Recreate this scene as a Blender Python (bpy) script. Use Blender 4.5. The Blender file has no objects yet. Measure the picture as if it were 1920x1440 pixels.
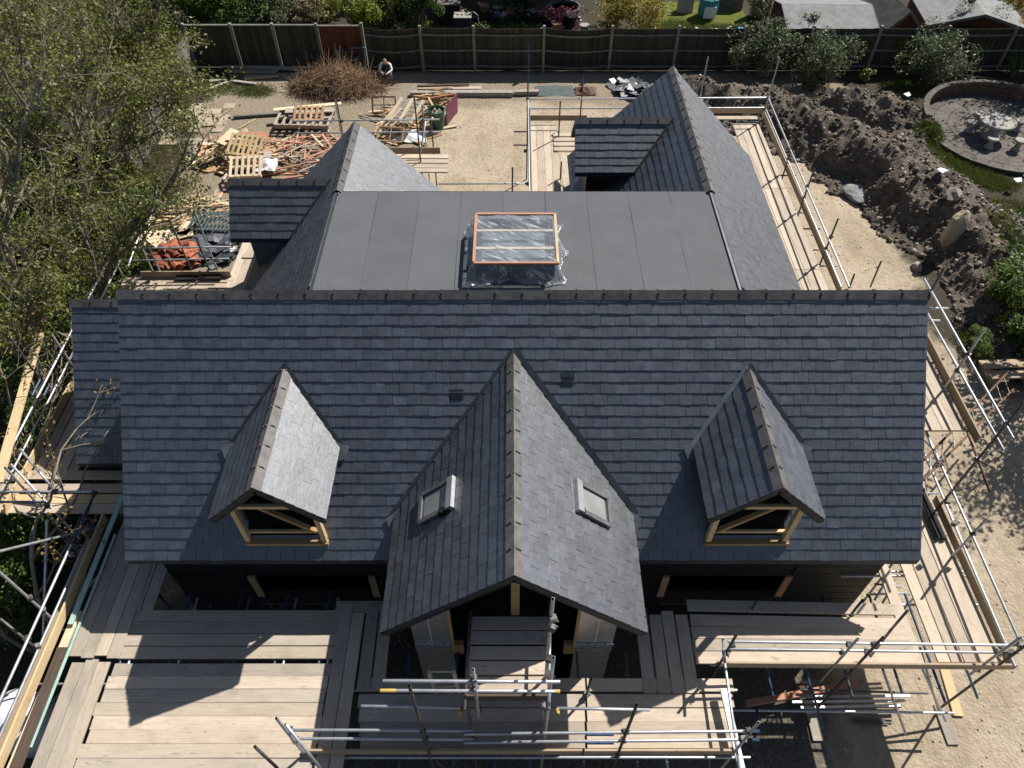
import bpy, math, random
import numpy as np
from mathutils import Vector, Matrix

# ------------------------------------------------------------------ camera, sky, sun, exposure
SC = bpy.context.scene
COL = SC.collection
CAM_H, PITCH, FPX = 15.6, math.radians(48.9), 1380.0      # drone height, downward pitch, focal length in px of a 1920 wide frame
cam_d = bpy.data.cameras.new('Camera')
cam = bpy.data.objects.new('Camera', cam_d)
COL.objects.link(cam)
cam.location = (0, 0, CAM_H)
cam.rotation_euler = (math.pi/2 - PITCH, 0, 0)
cam_d.sensor_width = 36.0
cam_d.lens = 36.0*FPX/1920.0
cam_d.clip_start = 0.1
cam_d.clip_end = 600
SC.camera = cam

SUN = Vector((2.47, 2.38, 3.67)).normalized()             # towards the sun: behind the house, to the right
w = bpy.data.worlds.new('World'); SC.world = w; w.use_nodes = True
nt = w.node_tree; nt.nodes.clear()
sky = nt.nodes.new('ShaderNodeTexSky'); sky.sky_type = 'NISHITA'; sky.sun_disc = False
sky.sun_elevation = math.asin(SUN.z); sky.sun_rotation = math.atan2(SUN.x, SUN.y)
bgn = nt.nodes.new('ShaderNodeBackground'); bgn.inputs[1].default_value = 0.05
wo = nt.nodes.new('ShaderNodeOutputWorld')
nt.links.new(sky.outputs[0], bgn.inputs[0]); nt.links.new(bgn.outputs[0], wo.inputs[0])
sl = bpy.data.lights.new('Sun', 'SUN'); sl.energy = 4.6; sl.angle = math.radians(0.53); sl.color = (1.0, 0.955, 0.89)
so = bpy.data.objects.new('Sun', sl); COL.objects.link(so)
so.rotation_euler = SUN.to_track_quat('Z', 'Y').to_euler(); so.location = SUN*60
SC.view_settings.view_transform = 'Standard'; SC.view_settings.look = 'None'
SC.view_settings.exposure = 0.62; SC.view_settings.gamma = 1.0; SC.view_settings.use_curve_mapping = False
SC.cycles.max_bounces = 6; SC.cycles.transparent_max_bounces = 12
SC.cycles.use_denoising = True

# ------------------------------------------------------------------ helpers
random.seed(7); RNG = np.random.default_rng(7)
R = random.uniform
SP, CP = math.sin(PITCH), math.cos(PITCH)
def ray(x, y):
    a = (x-960)/FPX; b = (720-y)/FPX
    return Vector((a, CP+b*SP, -SP+b*CP))
def P(x, y, z=0.0):                                       # where the view line of a photo point meets the level z
    d = ray(x, y); t = (z-CAM_H)/d.z
    return Vector((d.x*t, d.y*t, z))
def PY(x, y, Y):                                          # ... meets the upright plane at depth Y
    d = ray(x, y); t = Y/d.y
    return Vector((d.x*t, Y, CAM_H+d.z*t))
def depth_of(p):
    return p[1]*CP + (CAM_H-p[2])*SP

MATS = {}
def new_mat(name):
    m = bpy.data.materials.new(name); m.use_nodes = True
    nt = m.node_tree; nt.nodes.clear()
    out = nt.nodes.new('ShaderNodeOutputMaterial')
    MATS[name] = m
    return m, nt, out
def N(nt, t, **kw):
    n = nt.nodes.new(t)
    for k, v in kw.items(): setattr(n, k, v)
    return n
def mth(nt, op, a, b=None, clamp=False):
    n = nt.nodes.new('ShaderNodeMath'); n.operation = op; n.use_clamp = clamp
    for i, v in enumerate((a, b)):
        if v is None: continue
        if isinstance(v, (int, float)): n.inputs[i].default_value = v
        else: nt.links.new(v, n.inputs[i])
    return n.outputs[0]
def mix(nt, f, a, b):
    n = nt.nodes.new('ShaderNodeMix'); n.data_type = 'RGBA'
    for i, v in ((0, f), (6, a), (7, b)):
        if isinstance(v, (int, float)): n.inputs[i].default_value = v
        elif isinstance(v, (tuple, list)): n.inputs[i].default_value = (*v, 1) if len(v) == 3 else v
        else: nt.links.new(v, n.inputs[i])
    return n.outputs[2]
def noise(nt, vec, scale, detail=4, rough=0.55, dist=0.0):
    n = nt.nodes.new('ShaderNodeTexNoise'); n.inputs['Scale'].default_value = scale
    n.inputs['Detail'].default_value = detail; n.inputs['Roughness'].default_value = rough
    n.inputs['Distortion'].default_value = dist
    if vec is not None: nt.links.new(vec, n.inputs['Vector'])
    return n.outputs[0]
def ramp(nt, f, a, b):
    n = nt.nodes.new('ShaderNodeMapRange'); n.inputs[1].default_value = a; n.inputs[2].default_value = b
    nt.links.new(f, n.inputs[0]); return n.outputs[0]
def stretch(nt, vec, s, rnd=False):
    n = nt.nodes.new('ShaderNodeMapping'); n.inputs['Scale'].default_value = s
    nt.links.new(vec, n.inputs[0])
    if rnd:
        oi = nt.nodes.new('ShaderNodeObjectInfo')
        c = nt.nodes.new('ShaderNodeCombineXYZ')
        r = mth(nt, 'MULTIPLY', oi.outputs['Random'], 37.0)
        for i in range(3): nt.links.new(r, c.inputs[i])
        nt.links.new(c.outputs[0], n.inputs['Location'])
    return n.outputs[0]
def vary(nt, col, amt, tone=1.0):                         # piece-to-piece brightness: per object and per face
    oi = nt.nodes.new('ShaderNodeObjectInfo')
    at = nt.nodes.new('ShaderNodeAttribute'); at.attribute_name = 'tone'
    v = mth(nt, 'ADD', mth(nt, 'MULTIPLY', mth(nt, 'SUBTRACT', oi.outputs['Random'], 0.5), amt),
            mth(nt, 'MULTIPLY', at.outputs['Fac'], tone))
    v = mth(nt, 'ADD', v, 1.0)
    n = nt.nodes.new('ShaderNodeVectorMath'); n.operation = 'SCALE'
    nt.links.new(col, n.inputs[0]); nt.links.new(v, n.inputs['Scale'])
    return n.outputs[0]
def bump(nt, h, strength, dist=0.01):
    n = nt.nodes.new('ShaderNodeBump'); n.inputs['Strength'].default_value = strength
    n.inputs['Distance'].default_value = dist
    nt.links.new(h, n.inputs['Height']); return n.outputs[0]
def principled(nt, out, col, rough=0.8, metal=0.0, spec=0.5, nrm=None):
    p = nt.nodes.new('ShaderNodeBsdfPrincipled')
    for k, v in (('Base Color', col), ('Roughness', rough), ('Metallic', metal), ('Specular IOR Level', spec)):
        if isinstance(v, tuple): p.inputs[k].default_value = (*v, 1)
        elif isinstance(v, (int, float)): p.inputs[k].default_value = v
        else: nt.links.new(v, p.inputs[k])
    if nrm is not None: nt.links.new(nrm, p.inputs['Normal'])
    nt.links.new(p.outputs[0], out.inputs[0])
    return p
def simple(name, c1, c2, scale=6, rough=0.8, metal=0, spec=0.4, var=0.15, bmp=0.3, det=5, coord='world', st=None, tone=1.0, lo=0.3, hi=0.7, bd=0.01):
    m, nt, out = new_mat(name)
    if coord == 'world': vec = nt.nodes.new('ShaderNodeNewGeometry').outputs['Position']
    else: vec = nt.nodes.new('ShaderNodeTexCoord').outputs['Object']
    if st: vec = stretch(nt, vec, st, rnd=(coord != 'world'))
    n1 = noise(nt, vec, scale, det)
    c = mix(nt, ramp(nt, n1, lo, hi), c1, c2)
    c = vary(nt, c, var, tone)
    principled(nt, out, c, rough, metal, spec, bump(nt, noise(nt, vec, scale*3, 4), bmp, bd) if bmp else None)
    return m

def make_materials():
    # riven slate: blue-grey, scuffed and cloudy, slightly different from piece to piece
    m, nt, out = new_mat('slate')
    pos = nt.nodes.new('ShaderNodeNewGeometry').outputs['Position']
    n1 = noise(nt, pos, 5.5, 6, 0.6); n2 = noise(nt, pos, 38, 4, 0.65, 0.6)
    n3 = noise(nt, stretch(nt, pos, (7, 2.4, 2.4)), 4, 6, 0.75, 1.8)
    c = mix(nt, ramp(nt, n1, 0.3, 0.7), (0.016, 0.022, 0.036), (0.036, 0.045, 0.066))
    c = mix(nt, mth(nt, 'MULTIPLY', ramp(nt, n3, 0.57, 0.74), 0.6), c, (0.13, 0.15, 0.185))
    c = mix(nt, mth(nt, 'MULTIPLY', ramp(nt, n2, 0.56, 0.74), 0.5), c, (0.13, 0.145, 0.17))
    c = vary(nt, c, 0.5, 1.0)
    hgt = mth(nt, 'ADD', mth(nt, 'MULTIPLY', noise(nt, pos, 11, 5, 0.6), 1.0), mth(nt, 'MULTIPLY', n2, 0.35))
    principled(nt, out, c, mth(nt, 'ADD', mth(nt, 'MULTIPLY', n1, 0.2), 0.42), 0, 1.0, bump(nt, hgt, 0.5, 0.008)).inputs['IOR'].default_value = 1.72
    simple('ridge', (0.05, 0.049, 0.05), (0.10, 0.097, 0.095), 7, 0.55, spec=0.4, var=0.25, bmp=0.25)
    simple('ridge_weathered', (0.085, 0.08, 0.077), (0.16, 0.15, 0.143), 6, 0.5, spec=0.5, var=0.25, bmp=0.25)
    simple('lead', (0.085, 0.10, 0.12), (0.15, 0.165, 0.185), 4, 0.42, metal=0.0, spec=0.55, var=0.1, bmp=0.35)
    simple('lead_dark', (0.022, 0.028, 0.038), (0.04, 0.048, 0.06), 5, 0.6, spec=0.25, var=0.1, bmp=0.2)
    # mineral roofing felt
    m, nt, out = new_mat('felt')
    pos = nt.nodes.new('ShaderNodeNewGeometry').outputs['Position']
    n1 = noise(nt, pos, 260, 2, 0.7); n2 = noise(nt, pos, 1.3, 5, 0.6); n3 = noise(nt, stretch(nt, pos, (14, 0.7, 1)), 2.0, 4)
    c = mix(nt, ramp(nt, n1, 0.3, 0.7), (0.035, 0.039, 0.044), (0.16, 0.168, 0.18))
    c = mix(nt, mth(nt, 'MULTIPLY', ramp(nt, n2, 0.4, 0.65), 0.45), c, (0.075, 0.079, 0.085))
    c = mix(nt, mth(nt, 'MULTIPLY', ramp(nt, n3, 0.58, 0.75), 0.3), c, (0.15, 0.15, 0.15))
    c = vary(nt, c, 0.12)
    principled(nt, out, c, 0.82, 0, 0.35, bump(nt, n1, 0.5, 0.003))
    simple('felt_seam', (0.02, 0.021, 0.024), (0.05, 0.052, 0.056), 9, 0.6, bmp=0.3)
    simple('membrane', (0.006, 0.0065, 0.008), (0.016, 0.017, 0.02), 3, 0.55, spec=0.3, var=0.1, bmp=0.4, st=(0.6, 3, 3))
    simple('unlit_black', (0.006, 0.006, 0.006), (0.012, 0.012, 0.012), 3, 0.9, spec=0.1, var=0, bmp=0)  # near-black that puts the darkness of interiors into the colour
    # foil-faced insulation board
    m, nt, out = new_mat('foil')
    pos = nt.nodes.new('ShaderNodeNewGeometry').outputs['Position']
    n1 = noise(nt, stretch(nt, pos, (2.2, 2.2, 7)), 3.0, 4, 0.5, 0.8)
    c = mix(nt, ramp(nt, n1, 0.3, 0.7), (0.52, 0.52, 0.52), (0.74, 0.72, 0.69)); c = vary(nt, c, 0.12)
    principled(nt, out, c, 0.36, 0.75, 0.5, bump(nt, n1, 0.45, 0.02))
    # timbers: grain runs along the object's own x
    def timber(name, c1, c2, c3, var=0.35, knots=0.6, rough=0.75):
        m, nt, out = new_mat(name)
        tc = nt.nodes.new('ShaderNodeTexCoord').outputs['Object']
        g = noise(nt, stretch(nt, tc, (1.3, 26, 26), True), 1.6, 6, 0.62, 0.5)
        k = noise(nt, stretch(nt, tc, (3.0, 9, 9), True), 2.1, 3, 0.5, 0.2)
        s = noise(nt, stretch(nt, tc, (1, 1.6, 1), True), 1.7, 4, 0.6)
        d = noise(nt, stretch(nt, tc, (5, 16, 5), True), 5.5, 2, 0.5)
        c = mix(nt, ramp(nt, g, 0.3, 0.72), c1, c2)
        c = mix(nt, mth(nt, 'MULTIPLY', ramp(nt, k, 0.63, 0.72), knots), c, c3)
        c = mix(nt, mth(nt, 'MULTIPLY', ramp(nt, s, 0.5, 0.72), 0.4), c, c3)
        c = mix(nt, mth(nt, 'MULTIPLY', ramp(nt, d, 0.72, 0.77), 0.65), c, (c3[0]*0.25, c3[1]*0.25, c3[2]*0.25))
        c = vary(nt, c, var)
        principled(nt, out, c, rough, 0, 0.3, bump(nt, g, 0.35, 0.004))
    timber('board', (0.41, 0.335, 0.252), (0.535, 0.455, 0.355), (0.25, 0.19, 0.138), 0.30)
    timber('board_grey', (0.33, 0.28, 0.222), (0.44, 0.38, 0.31), (0.17, 0.145, 0.12), 0.3)
    timber('new_pine', (0.52, 0.39, 0.215), (0.64, 0.50, 0.30), (0.38, 0.24, 0.11), 0.25)
    timber('pine_pale', (0.56, 0.45, 0.30), (0.69, 0.58, 0.41), (0.42, 0.30, 0.17), 0.3)
    timber('oak', (0.29, 0.185, 0.085), (0.41, 0.275, 0.14), (0.2, 0.1, 0.035), 0.2)
    timber('toe', (0.32, 0.24, 0.16), (0.43, 0.335, 0.235), (0.25, 0.155, 0.085), 0.3)
    timber('batten', (0.43, 0.20, 0.125), (0.53, 0.275, 0.185), (0.30, 0.14, 0.085), 0.3, 0.3)
    timber('wood_dark', (0.06, 0.042, 0.03), (0.11, 0.08, 0.06), (0.035, 0.026, 0.02), 0.3)
    timber('wood_old', (0.30, 0.265, 0.22), (0.42, 0.375, 0.31), (0.18, 0.15, 0.12), 0.4)
    timber('ply', (0.40, 0.245, 0.135), (0.50, 0.325, 0.19), (0.27, 0.155, 0.08), 0.45)
    # steel tube: galvanised with scuffs
    m, nt, out = new_mat('steel')
    tc = nt.nodes.new('ShaderNodeNewGeometry').outputs['Position']
    n1 = noise(nt, tc, 9, 5, 0.65)
    n2 = noise(nt, tc, 2.3, 4, 0.6)
    c = mix(nt, ramp(nt, n1, 0.3, 0.7), (0.40, 0.415, 0.44), (0.58, 0.59, 0.61))
    c = mix(nt, mth(nt, 'MULTIPLY', ramp(nt, n2, 0.6, 0.72), 0.55), c, (0.24, 0.19, 0.15)); c = vary(nt, c, 0.3)
    principled(nt, out, c, 0.42, 0.55, 0.5, bump(nt, n1, 0.15, 0.004))
    simple('steel_blue', (0.016, 0.038, 0.085), (0.045, 0.085, 0.16), 6, 0.5, spec=0.4, var=0.3)
    simple('steel_rust', (0.065, 0.035, 0.025), (0.17, 0.088, 0.055), 7, 0.75, spec=0.3, var=0.3)
    simple('steel_dark', (0.075, 0.07, 0.068), (0.17, 0.155, 0.14), 7, 0.55, metal=0.4, spec=0.4, var=0.3)
    simple('paint_yellow', (0.50, 0.32, 0.07), (0.6, 0.42, 0.12), 8, 0.6)
    simple('hole', (0.01, 0.01, 0.01), (0.02, 0.02, 0.02), 4, 0.9, var=0, bmp=0)
    # grounds
    def ground(name, c1, c2, c3, peb=(0.5, 0.46, 0.4), s=1.0, bd=0.05, cmix=0.6):
        m, nt, out = new_mat(name)
        pos = nt.nodes.new('ShaderNodeNewGeometry').outputs['Position']
        n1 = noise(nt, pos, 0.55*s, 6, 0.65); n2 = noise(nt, pos, 7*s, 6, 0.7); n3 = noise(nt, pos, 1.6*s, 5, 0.65, 0.6)
        v = nt.nodes.new('ShaderNodeTexVoronoi'); v.inputs['Scale'].default_value = 17*s; nt.links.new(pos, v.inputs['Vector'])
        c = mix(nt, ramp(nt, n1, 0.35, 0.65), c1, c2)
        c = mix(nt, mth(nt, 'MULTIPLY', ramp(nt, n3, 0.5, 0.68), cmix), c, c3)
        c = mix(nt, mth(nt, 'MULTIPLY', ramp(nt, n2, 0.44, 0.7), 0.45), c, tuple(x*0.55 for x in c3))
        pm = mth(nt, 'MULTIPLY', mth(nt, 'LESS_THAN', v.outputs['Distance'], 0.26), ramp(nt, noise(nt, pos, 2.4, 3), 0.46, 0.62))
        c = mix(nt, mth(nt, 'MULTIPLY', pm, 0.55), c, peb)
        h = mth(nt, 'ADD', n2, mth(nt, 'MULTIPLY', v.outputs['Distance'], -0.35))
        tr = noise(nt, stretch(nt, pos, (0.55, 0.12, 1)), 2.6, 5, 0.6, 0.5)
        c = mix(nt, mth(nt, 'MULTIPLY', ramp(nt, tr, 0.48, 0.66), 0.42), c, tuple(x*0.8 for x in c3))
        principled(nt, out, c, 0.92, 0, 0.2, bump(nt, h, 0.8, bd))
    ground('sand', (0.385, 0.315, 0.225), (0.46, 0.385, 0.28), (0.30, 0.235, 0.16))
    ground('sand_dirty', (0.245, 0.20, 0.145), (0.33, 0.275, 0.205), (0.155, 0.125, 0.09), s=1.2)
    ground('gravel_dark', (0.10, 0.088, 0.072), (0.17, 0.15, 0.125), (0.07, 0.06, 0.048), (0.26, 0.24, 0.21), 1.6)
    ground('soil', (0.115, 0.093, 0.073), (0.205, 0.17, 0.136), (0.07, 0.056, 0.044), (0.30, 0.26, 0.21), 1.7, 0.09)
    ground('garden_soil', (0.045, 0.037, 0.026), (0.085, 0.07, 0.05), (0.03, 0.026, 0.018), (0.14, 0.12, 0.1), 1.3)
    simple('clod', (0.11, 0.09, 0.071), (0.225, 0.187, 0.15), 3, 0.95, spec=0.15, var=0.5, bmp=0.7, bd=0.03)
    simple('rock', (0.235, 0.20, 0.16), (0.37, 0.33, 0.275), 5, 0.9, spec=0.2, var=0.5, bmp=0.7, bd=0.02)
    simple('concrete', (0.26, 0.243, 0.212), (0.38, 0.358, 0.318), 6, 0.88, spec=0.2, var=0.2, bmp=0.4)
    simple('cement_grey', (0.17, 0.175, 0.175), (0.27, 0.275, 0.275), 4, 0.85, spec=0.2, var=0.05, bmp=0.6, bd=0.03)
    simple('paver', (0.085, 0.076, 0.065), (0.155, 0.14, 0.122), 6, 0.9, spec=0.2, var=0.35, bmp=0.4)
    simple('brick', (0.13, 0.07, 0.05), (0.22, 0.125, 0.09), 9, 0.9, spec=0.2, var=0.5, bmp=0.4)
    simple('slab_pale', (0.33, 0.275, 0.20), (0.43, 0.365, 0.275), 5, 0.9, spec=0.2, var=0.15, bmp=0.4)
    simple('lawn_green', (0.075, 0.09, 0.018), (0.13, 0.145, 0.03), 4, 0.95, spec=0.1, var=0, bmp=0.5, bd=0.03)
    simple('water', (0.008, 0.012, 0.01), (0.02, 0.028, 0.018), 2, 0.08, spec=0.4, var=0, bmp=0.1)
    simple('fence', (0.032, 0.034, 0.026), (0.075, 0.07, 0.05), 5, 0.85, spec=0.2, var=0.3, bmp=0.4, st=(5, 5, 0.6))
    simple('fence_red', (0.10, 0.036, 0.02), (0.15, 0.06, 0.035), 5, 0.85, spec=0.2, var=0.2, bmp=0.4, st=(5, 5, 0.6))
    simple('fence_rail', (0.12, 0.118, 0.10), (0.22, 0.21, 0.18), 5, 0.9, spec=0.2, var=0.3)
    simple('fence_post', (0.17, 0.155, 0.13), (0.27, 0.25, 0.21), 5, 0.9, spec=0.2, var=0.2)
    simple('shed_roof', (0.16, 0.163, 0.16), (0.25, 0.252, 0.245), 3, 0.85, spec=0.3, var=0.1)
    simple('shed_roof_dark', (0.075, 0.072, 0.062), (0.15, 0.14, 0.12), 3, 0.85, spec=0.3, var=0.1)
    simple('shed_wall', (0.085, 0.03, 0.02), (0.14, 0.055, 0.036), 4, 0.8, spec=0.3, st=(0.5, 0.5, 8))
    simple('red_tile', (0.27, 0.085, 0.05), (0.38, 0.135, 0.08), 5, 0.85, spec=0.2, var=0.4)
    simple('plastic_green', (0.018, 0.075, 0.042), (0.03, 0.105, 0.06), 3, 0.45, spec=0.5, var=0)
    simple('plastic_black', (0.012, 0.012, 0.013), (0.022, 0.022, 0.023), 3, 0.5, spec=0.4, var=0)
    simple('plastic_blue', (0.02, 0.19, 0.46), (0.04, 0.27, 0.58), 3, 0.5, spec=0.4, var=0)
    simple('plastic_teal', (0.02, 0.20, 0.24), (0.06, 0.33, 0.36), 3, 0.5, spec=0.4, var=0)
    simple('plastic_white', (0.62, 0.63, 0.65), (0.78, 0.79, 0.80), 4, 0.4, spec=0.5, var=0.05)
    simple('plum', (0.12, 0.03, 0.055), (0.19, 0.05, 0.085), 3, 0.5, var=0)
    simple('gate_green', (0.05, 0.07, 0.07), (0.09, 0.115, 0.11), 4, 0.8)
    simple('pale_green', (0.30, 0.46, 0.40), (0.42, 0.58, 0.50), 4, 0.4, spec=0.5)
    simple('bark', (0.15, 0.125, 0.095), (0.32, 0.275, 0.215), 8, 0.9, spec=0.2, var=0.2, bmp=0.6)
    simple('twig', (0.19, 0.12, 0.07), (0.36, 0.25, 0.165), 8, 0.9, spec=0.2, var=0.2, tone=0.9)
    simple('terracotta', (0.33, 0.15, 0.085), (0.43, 0.215, 0.13), 4, 0.85)
    simple('skin', (0.5, 0.3, 0.22), (0.58, 0.36, 0.27), 4, 0.6, var=0)
    simple('cloth_white', (0.66, 0.67, 0.7), (0.75, 0.76, 0.78), 4, 0.9, var=0)
    simple('cloth_dark', (0.012, 0.014, 0.02), (0.025, 0.027, 0.035), 4, 0.9, var=0)
    simple('denim', (0.11, 0.14, 0.20), (0.17, 0.21, 0.28), 6, 0.9, var=0)
    simple('hair', (0.18, 0.10, 0.045), (0.28, 0.17, 0.08), 9, 0.8, var=0)
    # leaves: part of the light passes through
    def leaf(name, c1, c2, c3, tr=0.3):
        m, nt, out = new_mat(name)
        at = nt.nodes.new('ShaderNodeAttribute'); at.attribute_name = 'tone'
        pos = nt.nodes.new('ShaderNodeNewGeometry').outputs['Position']
        c = mix(nt, ramp(nt, at.outputs['Fac'], -0.5, 0.5), c1, c2)
        c = mix(nt, mth(nt, 'MULTIPLY', ramp(nt, noise(nt, pos, 1.1, 3), 0.45, 0.65), 0.75), c, c3)
        d = nt.nodes.new('ShaderNodeBsdfPrincipled'); nt.links.new(c, d.inputs['Base Color'])
        d.inputs['Roughness'].default_value = 0.5; d.inputs['Specular IOR Level'].default_value = 0.35
        t = nt.nodes.new('ShaderNodeBsdfTranslucent'); nt.links.new(c, t.inputs[0])
        mx = nt.nodes.new('ShaderNodeMixShader'); mx.inputs[0].default_value = tr
        nt.links.new(d.outputs[0], mx.inputs[1]); nt.links.new(t.outputs[0], mx.inputs[2]); nt.links.new(mx.outputs[0], out.inputs[0])
    leaf('leaf_olive', (0.08, 0.105, 0.018), (0.185, 0.21, 0.04), (0.165, 0.125, 0.042))
    leaf('leaf_bud', (0.21, 0.16, 0.035), (0.33, 0.24, 0.06), (0.28, 0.15, 0.06))
    leaf('leaf_green', (0.045, 0.085, 0.018), (0.115, 0.175, 0.035), (0.07, 0.12, 0.02))
    leaf('leaf_ivy', (0.07, 0.125, 0.018), (0.15, 0.22, 0.045), (0.11, 0.16, 0.025))
    leaf('leaf_dark', (0.022, 0.046, 0.013), (0.065, 0.105, 0.03), (0.035, 0.06, 0.02))
    leaf('leaf_grey', (0.085, 0.115, 0.055), (0.165, 0.195, 0.10), (0.085, 0.12, 0.03))
    leaf('leaf_lime', (0.17, 0.225, 0.02), (0.29, 0.34, 0.045), (0.20, 0.26, 0.025))
    leaf('leaf_gold', (0.19, 0.17, 0.018), (0.33, 0.28, 0.03), (0.22, 0.13, 0.02))
    leaf('leaf_amber', (0.30, 0.19, 0.015), (0.46, 0.30, 0.03), (0.2, 0.2, 0.025))
    leaf('leaf_purple', (0.10, 0.022, 0.04), (0.22, 0.065, 0.10), (0.15, 0.03, 0.05))
    leaf('grass', (0.055, 0.085, 0.014), (0.13, 0.165, 0.03), (0.13, 0.13, 0.04))
    leaf('leaf_dry', (0.21, 0.17, 0.09), (0.33, 0.27, 0.16), (0.14, 0.13, 0.05))
    # clear polythene
    m, nt, out = new_mat('polythene')
    pos = nt.nodes.new('ShaderNodeNewGeometry').outputs['Position']
    mp = nt.nodes.new('ShaderNodeMapping'); mp.inputs['Rotation'].default_value = (0, 0, 0.55); nt.links.new(pos, mp.inputs[0])
    wv = noise(nt, stretch(nt, mp.outputs[0], (1.3, 7.5, 3)), 2.0, 4, 0.55, 0.9)
    nb = bump(nt, wv, 0.8, 0.06)
    tr = nt.nodes.new('ShaderNodeBsdfTransparent'); tr.inputs[0].default_value = (0.93, 0.95, 0.97, 1)
    gl = nt.nodes.new('ShaderNodeBsdfGlossy'); gl.inputs['Roughness'].default_value = 0.16; nt.links.new(nb, gl.inputs['Normal'])
    df = nt.nodes.new('ShaderNodeBsdfDiffuse'); df.inputs[0].default_value = (0.72, 0.77, 0.84, 1); nt.links.new(nb, df.inputs['Normal'])
    m1 = nt.nodes.new('ShaderNodeMixShader'); m1.inputs[0].default_value = 0.45
    nt.links.new(df.outputs[0], m1.inputs[1]); nt.links.new(gl.outputs[0], m1.inputs[2])
    m2 = nt.nodes.new('ShaderNodeMixShader')
    f = mth(nt, 'ADD', mth(nt, 'MULTIPLY', ramp(nt, wv, 0.54, 0.66), 0.55), 0.25)
    nt.links.new(f, m2.inputs[0]); nt.links.new(tr.outputs[0], m2.inputs[1]); nt.links.new(m1.outputs[0], m2.inputs[2])
    nt.links.new(m2.outputs[0], out.inputs[0])
    # window glass: opaque mid grey with a sharp gloss
    simple('glass', (0.20, 0.215, 0.21), (0.30, 0.31, 0.30), 2, 0.06, spec=0.6, var=0, bmp=0)
    simple('alu_grey', (0.12, 0.125, 0.13), (0.19, 0.195, 0.20), 4, 0.4, metal=0.3, spec=0.5, var=0.1)
    simple('alu_bright', (0.48, 0.49, 0.5), (0.62, 0.63, 0.64), 5, 0.35, metal=0.7, spec=0.5, var=0.1)
make_materials()

class MB:
    """Collects boxes, bars, tubes and sheets; build() links them as one mesh object."""
    def __init__(self): self.v = []; self.f = []; self.m = []; self.t = []
    def add(self, vs, fs, mi=0, tone=0.0):
        o = len(self.v); self.v += [tuple(x) for x in vs]
        for f in fs: self.f.append([i+o for i in f]); self.m.append(mi); self.t.append(tone)
    def hexa(self, p, mi=0, tone=0.0):                     # 8 corners: bottom ring then top ring
        self.add(p, [(3, 2, 1, 0), (4, 5, 6, 7), (0, 1, 5, 4), (1, 2, 6, 5), (2, 3, 7, 6), (3, 0, 4, 7)], mi, tone)
    def box(self, x0, x1, y0, y1, z0, z1, mi=0, tone=0.0):
        self.hexa([(x0, y0, z0), (x1, y0, z0), (x1, y1, z0), (x0, y1, z0), (x0, y0, z1), (x1, y0, z1), (x1, y1, z1), (x0, y1, z1)], mi, tone)
    def bar(self, p0, p1, wd, ht, up=(0, 0, 1), mi=0, tone=0.0):
        p0, p1 = Vector(p0), Vector(p1); d = (p1-p0).normalized(); s = d.cross(Vector(up))
        if s.length < 1e-4: s = d.cross(Vector((1, 0, 0)))
        s.normalize(); u = s.cross(d); a = s*wd/2; b = u*ht/2
        self.hexa([p0-a-b, p0+a-b, p1+a-b, p1-a-b, p0-a+b, p0+a+b, p1+a+b, p1-a+b], mi, tone)
    def tube(self, p0, p1, r0, r1=None, n=8, mi=0, caps=True, tone=0.0):
        r1 = r0 if r1 is None else r1
        p0, p1 = Vector(p0), Vector(p1); d = (p1-p0).normalized()
        s = d.cross(Vector((0, 0, 1)))
        if s.length < 1e-3: s = Vector((1, 0, 0))
        s.normalize(); u = s.cross(d)
        vs = []
        for p, r in ((p0, r0), (p1, r1)):
            for i in range(n):
                a = 2*math.pi*i/n; vs.append(p + s*math.cos(a)*r + u*math.sin(a)*r)
        fs = [(i, (i+1) % n, n+(i+1) % n, n+i) for i in range(n)]
        if caps: fs += [tuple(range(n-1, -1, -1)), tuple(range(n, 2*n))]
        self.add(vs, fs, mi, tone)
    def path(self, pts, r, n=6, mi=0):
        for a, b in zip(pts[:-1], pts[1:]): self.tube(a, b, r, r, n, mi)
    def lathe(self, c, prof, n=20, mi=0, tone=0.0, axis=None):
        c = Vector(c); vs = []
        for r, z in prof:
            for i in range(n):
                a = 2*math.pi*i/n; vs.append(c+Vector((math.cos(a)*r, math.sin(a)*r, z)))
        fs = []
        for k in range(len(prof)-1):
            for i in range(n): fs.append((k*n+i, k*n+(i+1) % n, (k+1)*n+(i+1) % n, (k+1)*n+i))
        fs.append(tuple(range(n-1, -1, -1))); fs.append(tuple(range((len(prof)-1)*n, len(prof)*n)))
        self.add(vs, fs, mi, tone)
    def prism(self, poly, d, mi=0, tone=0.0):              # planar polygon pushed along d
        d = Vector(d); n = len(poly); vs = [Vector(p) for p in poly]+[Vector(p)+d for p in poly]
        fs = [tuple(range(n-1, -1, -1)), tuple(range(n, 2*n))]+[(i, (i+1) % n, n+(i+1) % n, n+i) for i in range(n)]
        self.add(vs, fs, mi, tone)
    def mesh(self, name, mats):
        me = bpy.data.meshes.new(name); me.from_pydata(self.v, [], self.f)
        for m in (mats if isinstance(mats, (list, tuple)) else [mats]): me.materials.append(MATS[m])
        if any(self.m): me.polygons.foreach_set('material_index', self.m)
        if any(self.t):
            at = me.attributes.new('tone', 'FLOAT', 'FACE'); at.data.foreach_set('value', self.t)
        me.update()
        return me
    def build(self, name, mats, parent=None, smooth=False):
        me = self.mesh(name, mats)
        if smooth: me.polygons.foreach_set('use_smooth', [True]*len(me.polygons))
        return put(name, me, None, parent)

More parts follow.
